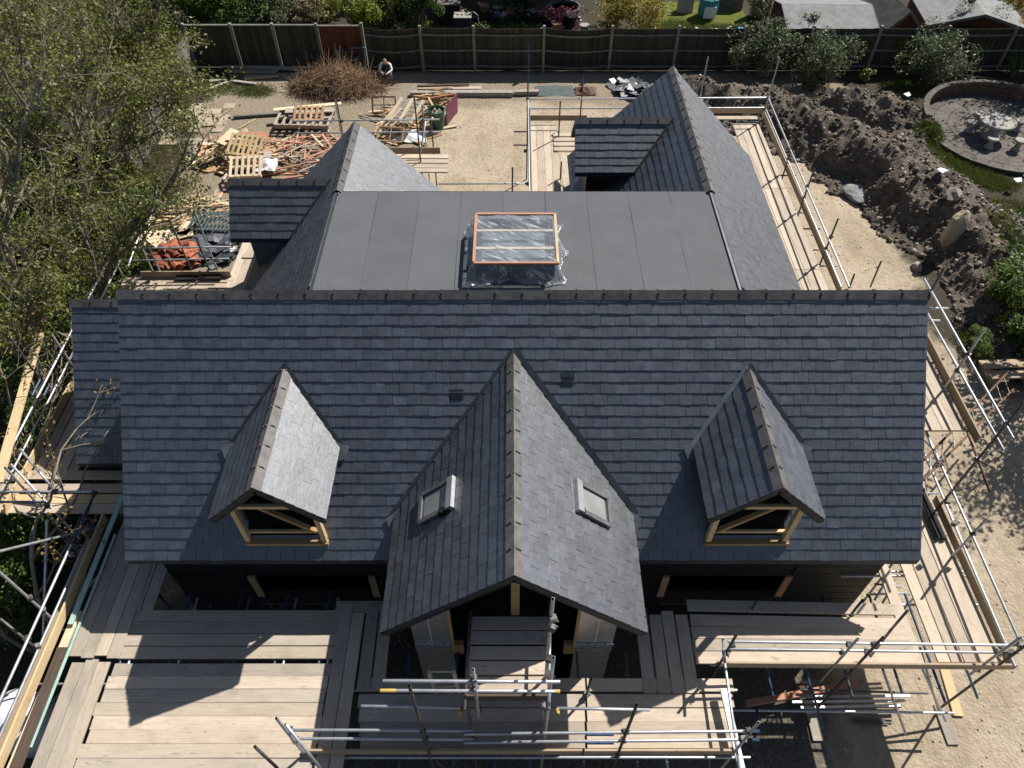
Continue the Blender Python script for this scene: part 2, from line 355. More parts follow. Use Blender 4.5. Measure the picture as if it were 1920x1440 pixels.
def put(name, me, M=None, parent=None):                   # link a mesh object; M is its place in the world
    o = bpy.data.objects.new(name, me); COL.objects.link(o)
    if M is not None: o.matrix_basis = M
    if parent is not None:
        o.parent = parent
        o.matrix_parent_inverse = Matrix.Translation(-parent_loc(parent))
    return o
def parent_loc(p):
    return Vector(p.location) if p.type == 'EMPTY' else Vector((0, 0, 0))
def thing(name, label, cat, loc=(0, 0, 0), group=None):
    o = bpy.data.objects.new(name, None); COL.objects.link(o)
    o.empty_display_size = 0.2; o.location = loc
    return tag(o, label, cat, group)
def tag(o, label=None, cat=None, group=None, kind=None):
    if label: o['label'] = label
    if cat: o['category'] = cat
    if group: o['group'] = group
    if kind: o['kind'] = kind
    return o
def structure(o): o['kind'] = 'structure'; return o
def np_mesh(name, V, F, mat, tone=None, smooth=False):     # big meshes from arrays; F is (n,3) or (n,4)
    me = bpy.data.meshes.new(name); V = np.asarray(V, np.float32); F = np.asarray(F, np.int32); k = F.shape[1]
    me.vertices.add(len(V)); me.vertices.foreach_set('co', V.ravel())
    me.loops.add(F.size); me.loops.foreach_set('vertex_index', F.ravel())
    me.polygons.add(len(F)); me.polygons.foreach_set('loop_start', np.arange(0, F.size, k, dtype=np.int32))
    me.polygons.foreach_set('loop_total', np.full(len(F), k, np.int32))
    if smooth: me.polygons.foreach_set('use_smooth', np.ones(len(F), bool))
    me.materials.append(MATS[mat]); me.update(calc_edges=True); me.validate()
    if tone is not None:
        at = me.attributes.new('tone', 'FLOAT', 'FACE'); at.data.foreach_set('value', np.asarray(tone, np.float32))
    return me
def frame(p0, p1, up=(0, 0, 1)):                           # place with local x from p0 to p1
    p0, p1 = Vector(p0), Vector(p1); x = (p1-p0).normalized(); y = Vector(up).cross(x)
    if y.length < 1e-4: y = Vector((0, 1, 0)).cross(x)
    y.normalize(); z = x.cross(y)
    return Matrix(((x.x, y.x, z.x, p0.x), (x.y, y.y, z.y, p0.y), (x.z, y.z, z.z, p0.z), (0, 0, 0, 1)))

# value noise used for terrain
def vnoise(x, y, seed=0):
    xi = np.floor(x).astype(np.int64); yi = np.floor(y).astype(np.int64); fx = x-xi; fy = y-yi
    def h(a, b):
        n = (a*374761393 + b*668265263 + seed*144665) & 0x7fffffff
        n = ((n ^ (n >> 13))*1274126177) & 0x7fffffff
        return ((n ^ (n >> 16)) & 0xffff)/65535.0
    u = fx*fx*(3-2*fx); v = fy*fy*(3-2*fy)
    return (h(xi, yi)*(1-u)+h(xi+1, yi)*u)*(1-v)+(h(xi, yi+1)*(1-u)+h(xi+1, yi+1)*u)*v
def fbm(x, y, octv=4, seed=0):
    s = 0; a = 0.5
    for k in range(octv): s = s + a*vnoise(x*2**k, y*2**k, seed+k); a *= 0.5
    return s
# ------------------------------------------------------------------ ground
def ground_h(X, Y): return (fbm(X*0.7, Y*0.7, 4, 3)-0.47)*0.09 + (fbm(X*3.1, Y*3.1, 2, 9)-0.37)*0.03
def make_ground():
    xs = np.concatenate([[-220, -120, -70, -45, -30], np.arange(-22, 27.01, 0.2), [34, 50, 75, 120, 220]])
    ys = np.concatenate([[-120, -60, -30, -14, -6, -2], np.arange(0, 46.01, 0.2), [55, 75, 110, 180, 300]])
    X, Y = np.meshgrid(xs, ys)
    Z = (fbm(X*0.7, Y*0.7, 4, 3)-0.47)*0.09 + (fbm(X*3.1, Y*3.1, 2, 9)-0.37)*0.03
    Z = np.where((Y > 46) | (Y < 0) | (np.abs(X) > 22), -0.03, Z)
    nx, ny = len(xs), len(ys)
    V = np.stack([X.ravel(), Y.ravel(), Z.ravel()], 1)
    i = np.arange(nx*ny).reshape(ny, nx)
    F = np.stack([i[:-1, :-1].ravel(), i[:-1, 1:].ravel(), i[1:, 1:].ravel(), i[1:, :-1].ravel()], 1)
    me = np_mesh('ground', V, F, 'sand', smooth=True)
    # where the dirt, the dark gravel and the planted soil lie
    x, y = X.ravel(), Y.ravel()
    n = fbm(x*0.5, y*0.5, 4, 21)-0.47; n2 = fbm(x*1.3, y*1.3, 4, 5)-0.47
    def sm(a, b, v): return np.clip((v-a)/(b-a), 0, 1)
    dirt = sm(-2.6, -4.4, x+n*5)*sm(14, 16, y)*sm(0.1, -0.05, np.abs(n2)-0.25)         # trodden yard behind, left
    dirt = np.maximum(dirt, sm(28.5, 29.6, y+n*2))
    dirt = np.maximum(dirt, sm(9.0, 12.5, x+n*4)*0.35)
    soil = np.maximum(sm(31.6, 32.4, y), sm(-8.8, -10.0, x+n*4+n2*2+np.clip((y-13)*.45, 0, 3.4)))
    soil = np.maximum(soil, sm(11.6, 13.4, x+n*3-(y-14)*0.10)*sm(11.5, 15, y))
    grav = sm(7.6, 6.4, y+n)*sm(7.2, 5.6, x+n*1.5)
    for nm, a in (('dirt', dirt), ('soil', soil), ('gravel', grav)):
        at = me.attributes.new(nm, 'FLOAT', 'POINT'); at.data.foreach_set('value', a.astype(np.float32))
    m = MATS['sand']; nt = m.node_tree
    pr = [q for q in nt.nodes if q.type == 'BSDF_PRINCIPLED'][0]
    col = pr.inputs['Base Color'].links[0].from_socket
    pos = nt.nodes.new('ShaderNodeNewGeometry').outputs['Position']
    nn = noise(nt, pos, 2.2, 6, 0.7); nf = noise(nt, pos, 14, 5, 0.7)
    for nm, c1, c2 in (('dirt', (0.165, 0.13, 0.092), (0.33, 0.275, 0.20)), ('gravel', (0.07, 0.06, 0.047), (0.17, 0.15, 0.122)), ('soil', (0.026, 0.022, 0.015), (0.07, 0.06, 0.04))):
        at = nt.nodes.new('ShaderNodeAttribute'); at.attribute_name = nm
        f = ramp(nt, mth(nt, 'ADD', at.outputs['Fac'], mth(nt, 'MULTIPLY', mth(nt, 'SUBTRACT', nn, 0.5), 0.9)), 0.3, 0.75)
        col = mix(nt, f, col, mix(nt, ramp(nt, nf, 0.32, 0.68), c1, c2))
    nt.links.new(col, pr.inputs['Base Color'])
    structure(put('ground', me))
make_ground()

def scatter_blobs(name, centers, sizes, mat, seed=1, flat=0.7, base='ico'):   # many small irregular stones as one mesh
    rg = np.random.default_rng(seed)
    t = (1+5**0.5)/2
    iv = np.array([(-1, t, 0), (1, t, 0), (-1, -t, 0), (1, -t, 0), (0, -1, t), (0, 1, t), (0, -1, -t), (0, 1, -t), (t, 0, -1), (t, 0, 1), (-t, 0, -1), (-t, 0, 1)])/1.9
    fi = np.array([(0, 11, 5), (0, 5, 1), (0, 1, 7), (0, 7, 10), (0, 10, 11), (1, 5, 9), (5, 11, 4), (11, 10, 2), (10, 7, 6), (7, 1, 8), (3, 9, 4), (3, 4, 2), (3, 2, 6), (3, 6, 8), (3, 8, 9), (4, 9, 5), (2, 4, 11), (6, 2, 10), (8, 6, 7), (9, 8, 1)])
    n = len(centers); c = np.asarray(centers); s = np.asarray(sizes)
    J = iv[None]*(1+rg.uniform(-0.32, 0.32, (n, 12, 1)))
    J = J*rg.uniform(0.6, 1.3, (n, 1, 3))*np.array([1, 1, flat])
    a = rg.uniform(0, 6.28, n); ca, sa = np.cos(a)[:, None], np.sin(a)[:, None]
    Q = np.stack([J[:, :, 0]*ca-J[:, :, 1]*sa, J[:, :, 0]*sa+J[:, :, 1]*ca, J[:, :, 2]+J[:, :, 0]*rg.uniform(-.3, .3, (n, 1))], 2)
    V = Q*s[:, None, None]+c[:, None, :]
    F = fi[None]+(np.arange(n)*12)[:, None, None]
    return np_mesh(name, V.reshape(-1, 3), F.reshape(-1, 3), mat, np.repeat(rg.uniform(-0.4, 0.4, n), 20))

# ------------------------------------------------------------------ heap of dug-out soil on the right
CREST = [(1310, 150, .55, .9), (1370, 160, .9, 1.0), (1440, 172, 1.1, 1.1), (1515, 200, 1.15, 1.1), (1595, 232, 1.25, 1.15), (1672, 280, 1.35, 1.2), (1735, 325, 1.35, 1.2),
         (1795, 370, 1.25, 1.2), (1838, 420, 1.1, 1.2), (1880, 480, .95, 1.15), (1915, 540, .8, 1.1), (1950, 620, .6, 1.0)]
CREST2 = [(1600, 175, .8, .9), (1660, 180, .95, 1.0), (1715, 205, .7, .8), (1735, 240, .5, .7), (1700, 265, .55, .8), (1745, 305, .6, .8), (1820, 360, .55, .9), (1890, 420, .5, .9)]
def crest_pts(cr):
    pts = []
    for (x0, y0, h0, w0), (x1, y1, h1, w1) in zip(cr[:-1], cr[1:]):
        for k in range(10):
            t = k/10; p = P(x0+(x1-x0)*t, y0+(y1-y0)*t, h0+(h1-h0)*t); pts.append((p.x, p.y, h0+(h1-h0)*t, w0+(w1-w0)*t))
    return np.array(pts)
CP1, CP2 = crest_pts(CREST), crest_pts(CREST2)
def mound_h(x, y, fine=True):
    x = np.asarray(x, float); y = np.asarray(y, float); h = np.zeros_like(x)
    wx = x+(fbm(x*0.9, y*0.9, 3, 31)-.44)*1.4; wy = y+(fbm(x*0.9, y*0.9, 3, 47)-.44)*1.4
    for px_, py_, hh, ww in np.vstack([CP1, CP2]):
        d2 = ((wx-px_)**2+(wy-py_)**2)/(ww*ww)
        h = np.maximum(h, hh*np.exp(-d2*1.1))
    m = np.clip(h/0.35, 0, 1)
    h = h+m*((fbm(x*1.7, y*1.7, 4, 11)-.47)*0.55)
    if fine:
        r = np.abs(fbm(x*5.5, y*5.5, 3, 17)-.44)
        h = h+m*((fbm(x*7, y*7, 3, 13)-.44)*0.26-r*0.25+0.03)
    return np.where(h < 0.06, -0.12, h)
def make_mound():
    xs = np.arange(6.5, 18.5, 0.075); ys = np.arange(11.0, 34.0, 0.085)
    X, Y = np.meshgrid(xs, ys); Z = mound_h(X, Y)
    i = np.arange(X.size).reshape(X.shape)
    F = np.stack([i[:-1, :-1].ravel(), i[:-1, 1:].ravel(), i[1:, 1:].ravel(), i[1:, :-1].ravel()], 1)
    zz = Z.ravel(); keep = (zz[F] > -0.1).any(1)
    F = F[keep]; used = np.unique(F); remap = np.full(X.size, -1); remap[used] = np.arange(len(used))
    V = np.stack([X.ravel(), Y.ravel(), zz], 1)[used]
    me = np_mesh('soil_heap', V, remap[F], 'soil', smooth=False)
    structure(put('soil_heap', me))
    rg = np.random.default_rng(5)
    n = 10500; x = rg.uniform(7, 18, n); y = rg.uniform(11.5, 33, n); h = mound_h(x, y)
    k = h > 0.02; x, y, h = x[k], y[k], h[k]
    me = scatter_blobs('clods', np.stack([x, y, h], 1), rg.uniform(0.03, 0.1, len(x))*rg.uniform(.5, 1.25, len(x)), 'clod', 3)
    tag(put('clods', me), 'loose brown clods of earth all over the dug soil heap', 'soil', kind='stuff')
    n = 800; x = rg.uniform(7, 18, n); y = rg.uniform(11.5, 33, n); h = mound_h(x, y)
    k = h > 0.02; x, y, h = x[k], y[k], h[k]
    me = scatter_blobs('stones', np.stack([x, y, h+.01], 1), rg.uniform(0.025, 0.09, len(x)), 'rock', 4)
    tag(put('stones', me), 'pale stones strewn through the brown soil heap', 'stone', kind='stuff')
    n = 4200; x = rg.uniform(-4, 14, n); y = rg.uniform(1.5, 30, n)
    me = scatter_blobs('pebbles', np.stack([x, y, ground_h(x, y)+.004], 1), rg.uniform(0.008, 0.032, n), 'slab_pale', 6)
    tag(put('pebbles', me), 'small pebbles scattered over the sandy ground', 'pebble', kind='stuff')
make_mound()

def boulder(name, label, cat, px, py, size, mat, sc=(1, 1, .7), seed=0, z=None, rot=0, sub=2, amp=.22, group=None):
    import bmesh
    bm = bmesh.new(); bmesh.ops.create_icosphere(bm, subdivisions=sub, radius=1)
    rg = random.Random(seed); o = [rg.uniform(-9, 9) for _ in range(3)]
    from mathutils import noise as mn
    for v in bm.verts:
        d = 1+amp*2*mn.noise(v.co*1.3+Vector(o))+amp*mn.noise(v.co*3.1+Vector(o))
        v.co = Vector((v.co.x*d*sc[0], v.co.y*d*sc[1], v.co.z*d*sc[2]))*size
    me = bpy.data.meshes.new(name); bm.to_mesh(me); bm.free(); me.materials.append(MATS[mat])
    p = P(px, py, 0)
    for _ in range(4):
        h = float(mound_h(np.array([p.x]), np.array([p.y]), False)[0]); p = P(px, py, max(h, 0)+size*sc[2]*.5)
    if z is not None: p = P(px, py, z)
    ob = put(name, me, Matrix.Translation(p) @ Matrix.Rotation(rot, 4, 'Z'))
    return tag(ob, label, cat, group)
# named rocks
boulder('concrete_slab', 'large pale broken concrete slab leaning upright on the soil heap', 'slab', 1790, 430, .78, 'slab_pale', (.62, .28, .9), 77, z=1.0, rot=.5, sub=3, amp=.10)
boulder('cement_bag', 'grey lumpy set cement spill lying at the foot of the soil heap', 'cement', 1610, 362, .62, 'cement_grey', (1.0, .85, .28), 5, z=.12, rot=-.5, sub=3, amp=.16)
for k, (x, y, s, lb) in enumerate([
        (1475, 165, .22, 'rounded pale boulder near the corner upright at the back of the soil heap'),
        (1360, 178, .30, 'broad pale stone on the near face of the heap behind the right wing'),
        (1595, 285, .17, 'small pale stone in the middle of the dark heap slope'),
        (1655, 372, .22, 'buff stone just right of the grey cement spill'),
        (1770, 345, .24, 'pale lump of rubble on the crest beside the patio'),
        (1735, 320, .26, 'whitish angular rock high on the crest of the heap'),
        (1690, 415, .16, 'rust coloured flat stone below the cement spill'),
        (1650, 410, .17, 'grey stone at the path edge under the cement spill'),
        (1770, 480, .30, 'largest tan rock below the leaning concrete slab'),
        (1745, 470, .22, 'tan rock left of the largest one below the concrete slab'),
        (1785, 365, .33, 'wide grey rubble block on the crest above the concrete slab'),
        (1720, 500, .2, 'brown stone at the lower toe of the heap near the main ridge end'),
        (1520, 245, .2, 'greyish stone on the heap slope nearest the guard rail')]):
    boulder('rock', lb, 'rock', x, y, s, 'rock', (1, .8, .65), 20+k, rot=k, group='rocks on the soil heap')
def shard(px, py, z, label):
    p = P(px, py, z); mb = MB(); pts = [(-.16, -.1), (.05, -.14), (.2, .02), (.08, .14), (-.1, .1)]
    mb.prism([Vector((x, y, abs(x)*.5)) for x, y in pts], (0, 0, .02))
    tag(put('plastic_scrap', mb.mesh('plastic_scrap', 'plastic_white'), Matrix.Translation(p) @ Matrix.Rotation(px, 4, 'Z')), label, 'scrap')
shard(1765, 322, 1.55, 'bright white curled plastic scrap on the heap crest beside the patio grass')
shard(1700, 180, .9, 'thin white scrap lying on the far lobe of the soil heap')
shard(1907, 340, .35, 'white scrap on the soil under the patio edge')

# ------------------------------------------------------------------ round paved patio with stone table
def patio():
    c = Vector((19.5, 26.8, 0)); r = 2.95
    t = thing('patio', 'round grey patio of concentric pavers beyond the soil heap', 'patio', c)
    mb = MB(); mb.lathe(c, [(r+.05, -.1), (r+.05, .13), (r-.02, .14)], 64); mb.build('base', 'garden_soil', t)
    def wedge(r0, r1, a0, a1, z):
        m = MB(); n = 3; vs = []
        for zz in (z-.05, z):
            for k in range(n+1):
                a = a0+(a1-a0)*k/n; vs.append(c+Vector((math.cos(a)*r0, math.sin(a)*r0, zz)))
            for k in range(n, -1, -1):
                a = a0+(a1-a0)*k/n; vs.append(c+Vector((math.cos(a)*r1, math.sin(a)*r1, zz)))
        q = 2*(n+1)
        m.add(vs, [tuple(range(q-1, -1, -1)), tuple(range(q, 2*q))]+[(i, (i+1) % q, q+(i+1) % q, q+i) for i in range(q)])
        return m
    for r1, r0, n in ((2.97, 2.58, 34), (2.56, 2.05, 26), (2.03, 1.42, 20), (1.40, .75, 13), (.73, .05, 6)):
        off = R(0, 1)
        for k in range(n):
            a0 = 2*math.pi*(k+off)/n; a1 = a0+2*math.pi/n-.012/max(r1, .4)
            wedge(r0, r1, a0, a1, .185+R(-.006, .006)).build('paver', 'paver', t)
    # low curved brick wall with a soldier course, behind the patio
    wl = thing('curved_wall', 'low curved brick garden wall round the back of the patio', 'wall', c+Vector((0, 3.1, 0)))
    for row in range(5):
        n = 26; a_0, a_1 = math.radians(28), math.radians(172)
        for k in range(n):
            a = a_0+(a_1-a_0)*(k+.5*(row % 2))/n; da = (a_1-a_0)/n*.94
            m = MB(); vs = []
            z0 = .05+row*.115
            for zz in (z0, z0+.10):
                for rr, aa in ((3.0, a), (3.0, a+da), (3.11, a+da), (3.11, a)): vs.append(c+Vector((math.cos(aa)*rr, math.sin(aa)*rr, zz)))
            m.hexa(vs); m.build('brick', 'brick', wl)
    n = 62; a_0, a_1 = math.radians(28), math.radians(176)
    for k in range(n):
        a = a_0+(a_1-a_0)*k/n; da = (a_1-a_0)/n*.9; m = MB(); vs = []
        for zz in (.63, .72):
            for rr, aa in ((2.94, a), (2.94, a+da), (3.17, a+da), (3.17, a)): vs.append(c+Vector((math.cos(aa)*rr, math.sin(aa)*rr, zz)))
        m.hexa(vs); m.build('cap_brick', 'paver', wl)
    tc = P(1874, 223, .95); tb = Vector((tc.x, tc.y, .19))
    t = thing('stone_table', 'round pale stone table on a turned pedestal on the patio', 'table', tb)
    m = MB(); m.lathe(tb, [(.34, 0), (.34, .06), (.20, .14), (.13, .34), (.17, .52), (.24, .6)], 20); m.build('pedestal', 'concrete', t, True)
    m = MB(); m.lathe(tb, [(.60, .6), (.66, .63), (.66, .70), (.63, .715)], 36); m.build('table_top', 'concrete', t)
    for k, (x, y, lb) in enumerate([(1825, 228, 'stone stool nearest the patio edge, left of the table'), (1840, 212, 'stone stool behind the left side of the round table'),
                                    (1863, 258, 'stone stool standing in front of the round table'), (1916, 226, 'stone stool behind the right side of the table'), (1915, 262, 'stone stool in front on the right of the table')]):
        q = P(x, y, .62); s = thing('stone_stool', lb, 'stool', (q.x, q.y, .19), 'stools round the stone table')
        m = MB(); m.lathe((q.x, q.y, .19), [(.17, 0), (.17, .05), (.12, .12), (.09, .22), (.12, .34)], 16); m.build('base', 'concrete', s, True)
        m = MB(); m.lathe((q.x, q.y, .19), [(.17, .34), (.21, .36), (.21, .42), (.19, .435)], 20); m.build('seat', 'concrete', s)
patio()

# ------------------------------------------------------------------ fences
def fence_panel(t, x0, x1, Y, z0, z1, mat, sag=0.0, rails=True, board=.11):
    m = MB(); n = max(3, int((x1-x0)/board)); d = (x1-x0)/n
    for k in range(n):
        u = (k+.5)/n; s = sag*math.sin(math.pi*u)
        xa = x0+k*d; top = z1-s+R(-.012, .012)
        m.hexa([(xa, Y+.012, z0), (xa+d*1.04, Y, z0), (xa+d*1.04, Y+.02, z0), (xa, Y+.026, z0), (xa, Y+.012, top), (xa+d*1.04, Y, top), (xa+d*1.04, Y+.02, top), (xa, Y+.026, top)], 0, R(-.3, .3))
    o = m.build('board_panel', mat, t); o['kind'] = 'stuff'
    if rails:
        for fz in (.12, .5, .86):
            m = MB(); k = 6
            for j in range(k):
                ua, ub = j/k, (j+1)/k; za = z0+(z1-z0)*fz-sag*math.sin(math.pi*ua); zb = z0+(z1-z0)*fz-sag*math.sin(math.pi*ub)
                m.bar((x0+(x1-x0)*ua, Y-.04, za), (x0+(x1-x0)*ub, Y-.04, zb), .06, .075)
            m.build('arris_rail', 'fence_rail', t)
def fences():
    t = thing('fence', 'tall dark close-boarded fence with concrete posts at the back left corner', 'fence', (-10, 32.5, 0))
    xs = [-14.2, -12.15, -10.35, -8.45]
    for a, b in zip(xs[:-1], xs[1:]): fence_panel(t, a+.07, b-.07, 32.5, .05, 1.85, 'fence', 0, False)
    for a, b in zip(xs[:-1], xs[1:]):
        m = MB(); m.box(a+.05, b-.05, 32.44, 32.56, 1.85, 1.89); m.build('capping', 'fence_rail', t)
    for x in xs:
        m = MB(); m.box(x-.055, x+.055, 32.42, 32.56, -.1, 1.95); m.build('post', 'fence_post', t)
    t = thing('fence_bay', 'red-brown fence bay between the dark panels and the railed fence', 'fence', (-7.4, 32.5, 0))
    fence_panel(t, -8.38, -6.6, 32.5, .05, 1.82, 'fence_red', 0, False)
    m = MB(); m.box(-8.4, -6.58, 32.44, 32.56, 1.82, 1.86); m.build('capping', 'fence_rail', t)
    for x in (-6.5,):
        m = MB(); m.box(x-.06, x+.06, 32.4, 32.55, -.1, 1.98); m.build('post', 'fence_post', t)
    t = thing('railed_fence', 'long weathered feather-edge fence with three rails per bay across the back', 'fence', (5, 32.2, 0))
    xs = [-6.42, -3.95, -1.65, 1.38, 4.3, 7.15, 10.0, 12.9, 15.8, 18.7, 21.6, 24.5, 27.4]
    for k, (a, b) in enumerate(zip(xs[:-1], xs[1:])):
        fence_panel(t, a+.06, b-.06, 32.2, .02, 1.86+(.02 if k < 2 else 0), 'fence', .10 if k in (3, 0) else .03)
    for x in xs[1:]:
        m = MB(); m.box(x-.055, x+.055, 32.08, 32.2, -.1, 2.0); m.build('post', 'fence_post', t)
    # the fence down the left boundary
    t = thing('side_fence', 'pale slatted fence running down the left boundary behind the tree', 'fence', (-14, 27, 0))
    for k in range(5):
        y0 = 32.3-k*1.9; m = MB()
        for j in range(16): m.box(-14.03, -14.0, y0-1.8+j*.112, y0-1.8+j*.112+.095, .05, 1.7, 0, R(-.3, .3))
        o = m.build('slat_panel', 'fence_rail', t); o['kind'] = 'stuff'
        m = MB(); m.box(-14.07, -13.95, y0-1.88, y0-1.8, -.1, 1.8); m.build('post', 'fence_post', t)
    # gate leaning on the red bay
    t = thing('farm_gate', 'dark green wooden gate with crossed braces propped against the red fence bay', 'gate', (-7.0, 32.2, 0))
    def gb(a, b, wd=.07):
        m = MB(); m.bar(a, b, .035, wd, (0, 0, 1)); return m.build('gate_bar', 'gate_green', t)
    g = lambda u, v: Vector((-7.72+u, 32.05+v*.28, .05+v))
    for v in (0, .25, .5, .78): gb(g(.0, v), g(1.2, v))
    for u in (0, 1.2):
        m = MB(); m.bar(g(u, -.05), g(u, .95), .09, .09, (0, 1, 0)); m.build('gate_stile', 'gate_green', t)
    gb(g(.0, .78)+Vector((0, -.04, 0)), g(1.2, .02)+Vector((0, -.04, 0)), .06); gb(g(.0, .02)+Vector((0, -.06, 0)), g(1.2, .78)+Vector((0, -.06, 0)), .06)
    m = MB(); m.bar(g(.55, .92), g(1.3, .92), .04, .07); m.build('top_rail', 'fence_rail', t)
fences()
# ------------------------------------------------------------------ the house
XL, XR = -6.93, 7.32
RY, RZ, EY, EZ = 9.73, 6.90, 6.30, 3.58                   # main ridge and front eave
TAN = (RZ-EZ)/(RY-EY)
PX0, PZ, PYF, PHW = 0.03, 6.14, 4.71, 2.11                # porch gable: ridge x, ridge z, front y, half width
PT = 0.935
def main_z(y): return RZ-(RY-y)*TAN
SLATES = []                                               # (roof part, matrix, seed)
def slope(roof, O, U, V, W, H, keep=None, gauge=.2, wid=.2535, th=.0135, ragged=1.0):
    """Lay slates on the plane from eave corner O, U along the eave, V up the slope."""
    O, U, V = Vector(O), Vector(U).normalized(), Vector(V).normalized(); Nn = U.cross(V)
    if Nn.z < 0: Nn = -Nn
    rows = int(math.ceil(H/gauge)); n = int(math.ceil(W/wid))
    tilt = math.atan2(th*1.05, gauge)
    for r in range(rows):
        off = -.5*wid if r % 2 else 0.0
        x = off
        while x < W-.02:
            a, b = max(x, 0), min(x+wid, W); x += wid
            if b-a < .05: continue
            y = r*gauge+R(-.004, .004)*ragged
            c = O+U*((a+b)/2)+V*y
            if keep and not keep(c+V*gauge*.5): continue
            rot = R(-.006, .006)*ragged
            u2 = U*math.cos(rot)+V*math.sin(rot); v2 = V*math.cos(rot)-U*math.sin(rot)
            tl = tilt+R(-.012, .012)*ragged
            v3 = v2*math.cos(tl)-Nn*math.sin(tl); n3 = Nn*math.cos(tl)+v2*math.sin(tl)
            hl = min(gauge*1.75, H-y+.02) if H-y > .06 else .06
            p = c+Nn*(th*2.1+R(0, .004)*ragged)
            sx = (b-a)/wid*R(.970, .985); sy = hl/(gauge*1.75)
            M = Matrix(((u2.x*sx, v3.x*sy, n3.x, p.x), (u2.y*sx, v3.y*sy, n3.y, p.y), (u2.z*sx, v3.z*sy, n3.z, p.z), (0, 0, 0, 1)))
            SLATES.append((roof, M))
def slate_variant(k, wid=.2535, gauge=.2, th=.0135):
    rg = random.Random(100+k); L = gauge*1.75; h = wid/2; j = lambda s: rg.uniform(-s, s)
    c = rg.choice((0, 0, 0, .006, .012))                    # nipped corners
    pts = [(-h, L), (-h+j(.001), .012+c), (-h+.008+c, j(.002)), (-h*.4+j(.02), j(.0045)), (h*.35+j(.02), j(.0045)), (h-.007, j(.002)), (h+j(.001), .010), (h, L)]
    m = MB(); q = len(pts)
    vs = [(x, y, -th) for x, y in pts]+[(x, y, j(.0008)) for x, y in pts]
    m.add(vs, [tuple(range(q, 2*q))]+[((i+1) % q, i, q+i, q+(i+1) % q) for i in range(q)], 0, rg.uniform(-.2, .2))
    return m
VAR = [slate_variant(k) for k in range(14)]
VARME = [m.mesh('slate', 'slate') for m in VAR]
def lay_slates():
    area = []
    cp = Vector((0, 0, CAM_H))
    for i, (rf, M) in enumerate(SLATES):
        p = M.translation; n = M.to_3x3() @ Vector((0, 0, 1)); v = cp-p; d = v.length
        sx = (M.to_3x3() @ Vector((1, 0, 0))).length
        sc = max(0, n.dot(v)/d)*sx/(d*d)
        x = p.x/depth_of(p)*FPX
        if abs(x) > 940 or rf.name.startswith('rear'): sc = 0
        area.append((sc, i))
    area.sort(reverse=True); top = set(i for s, i in area[:300])
    rest = {}
    for i, (rf, M) in enumerate(SLATES):
        k = random.randrange(len(VAR))
        if i in top:
            put('slate', VARME[k], M, rf)
        else: rest.setdefault(rf.name, (rf, []))[1].append((M, k))
    for rf, lst in rest.values():
        Vs, Fs, Ts = [], [], []; mb = MB()
        for M, k in lst:
            s = VAR[k]; tn = R(-.42, .42)*(1 if random.random() < .75 else 1.5)
            mb.add([M @ Vector(v) for v in s.v], s.f, 0, tn*.6)
        o = mb.build('slate_courses', 'slate', rf); o['kind'] = 'stuff'
def ridge_tile(L=.455, leg=.17, th=.016, pitch=.77, clip=True):
    m = MB(); c, s = math.cos(pitch), math.sin(pitch)
    out = [(-leg*c, -leg*s), (0, 0), (leg*c, -leg*s)]; inn = [(-leg*c+th*s*.2, -leg*s-th), (0, -th*1.5), (leg*c-th*s*.2, -leg*s-th)]
    vs = [(x, y, z) for x in (0, L) for y, z in out]+[(x, y, z) for x in (0, L) for y, z in inn]
    m.add(vs, [(0, 1, 4, 3), (1, 2, 5, 4), (6, 9, 10, 7), (7, 10, 11, 8), (0, 3, 9, 6), (5, 2, 8, 11), (0, 6, 7, 1), (1, 7, 8, 2), (3, 4, 10, 9), (4, 5, 11, 10)])
    if clip:                                              # dark union piece with pale screw caps on the joint
        for sg in (-1, 1):
            for f, mi, hh, w2, l2 in ((.5, 1, .009, .085, .022), (.30, 2, .018, .02, .02), (.72, 2, .018, .02, .02)):
                yy, zz = sg*leg*c*f, -leg*s*f
                t = Vector((0, sg*c, -s)); nn = Vector((0, sg*s, c)); e = Vector((1, 0, 0)); b = Vector((L, yy, zz))
                q = [b-e*l2/2-t*w2/2, b+e*l2/2-t*w2/2, b+e*l2/2+t*w2/2, b-e*l2/2+t*w2/2]
                m.hexa([x-nn*.004 for x in q]+[x+nn*hh for x in q], mi)
    return m
def ridge(roof, p0, p1, n, mat='ridge', pitch=.77, leg=.17, lift=.035):
    p0, p1 = Vector(p0), Vector(p1); L = (p1-p0).length/n
    me = ridge_tile(L-.006, leg, pitch=pitch).mesh('ridge_tile', [mat, 'hole', 'steel_dark'])
    for k in range(n):
        a = p0.lerp(p1, k/n)+Vector((0, R(-.003, .003), lift+R(-.003, .003))); b = p0.lerp(p1, (k+1)/n)+Vector((0, R(-.003, .003), lift+R(-.003, .003)))
        put('ridge_tile', me, frame(a, b), roof)
HOUSE = thing('house', 'new house with dark blue-grey slate roofs, three front gables and flat centre', 'house', (0.2, 9.7, 0))
def slab_roof(name, poly, th, mat, down=(0, 0, -1)):
    m = MB(); m.prism(poly, Vector(down)*th); return m.build(name, mat, HOUSE)
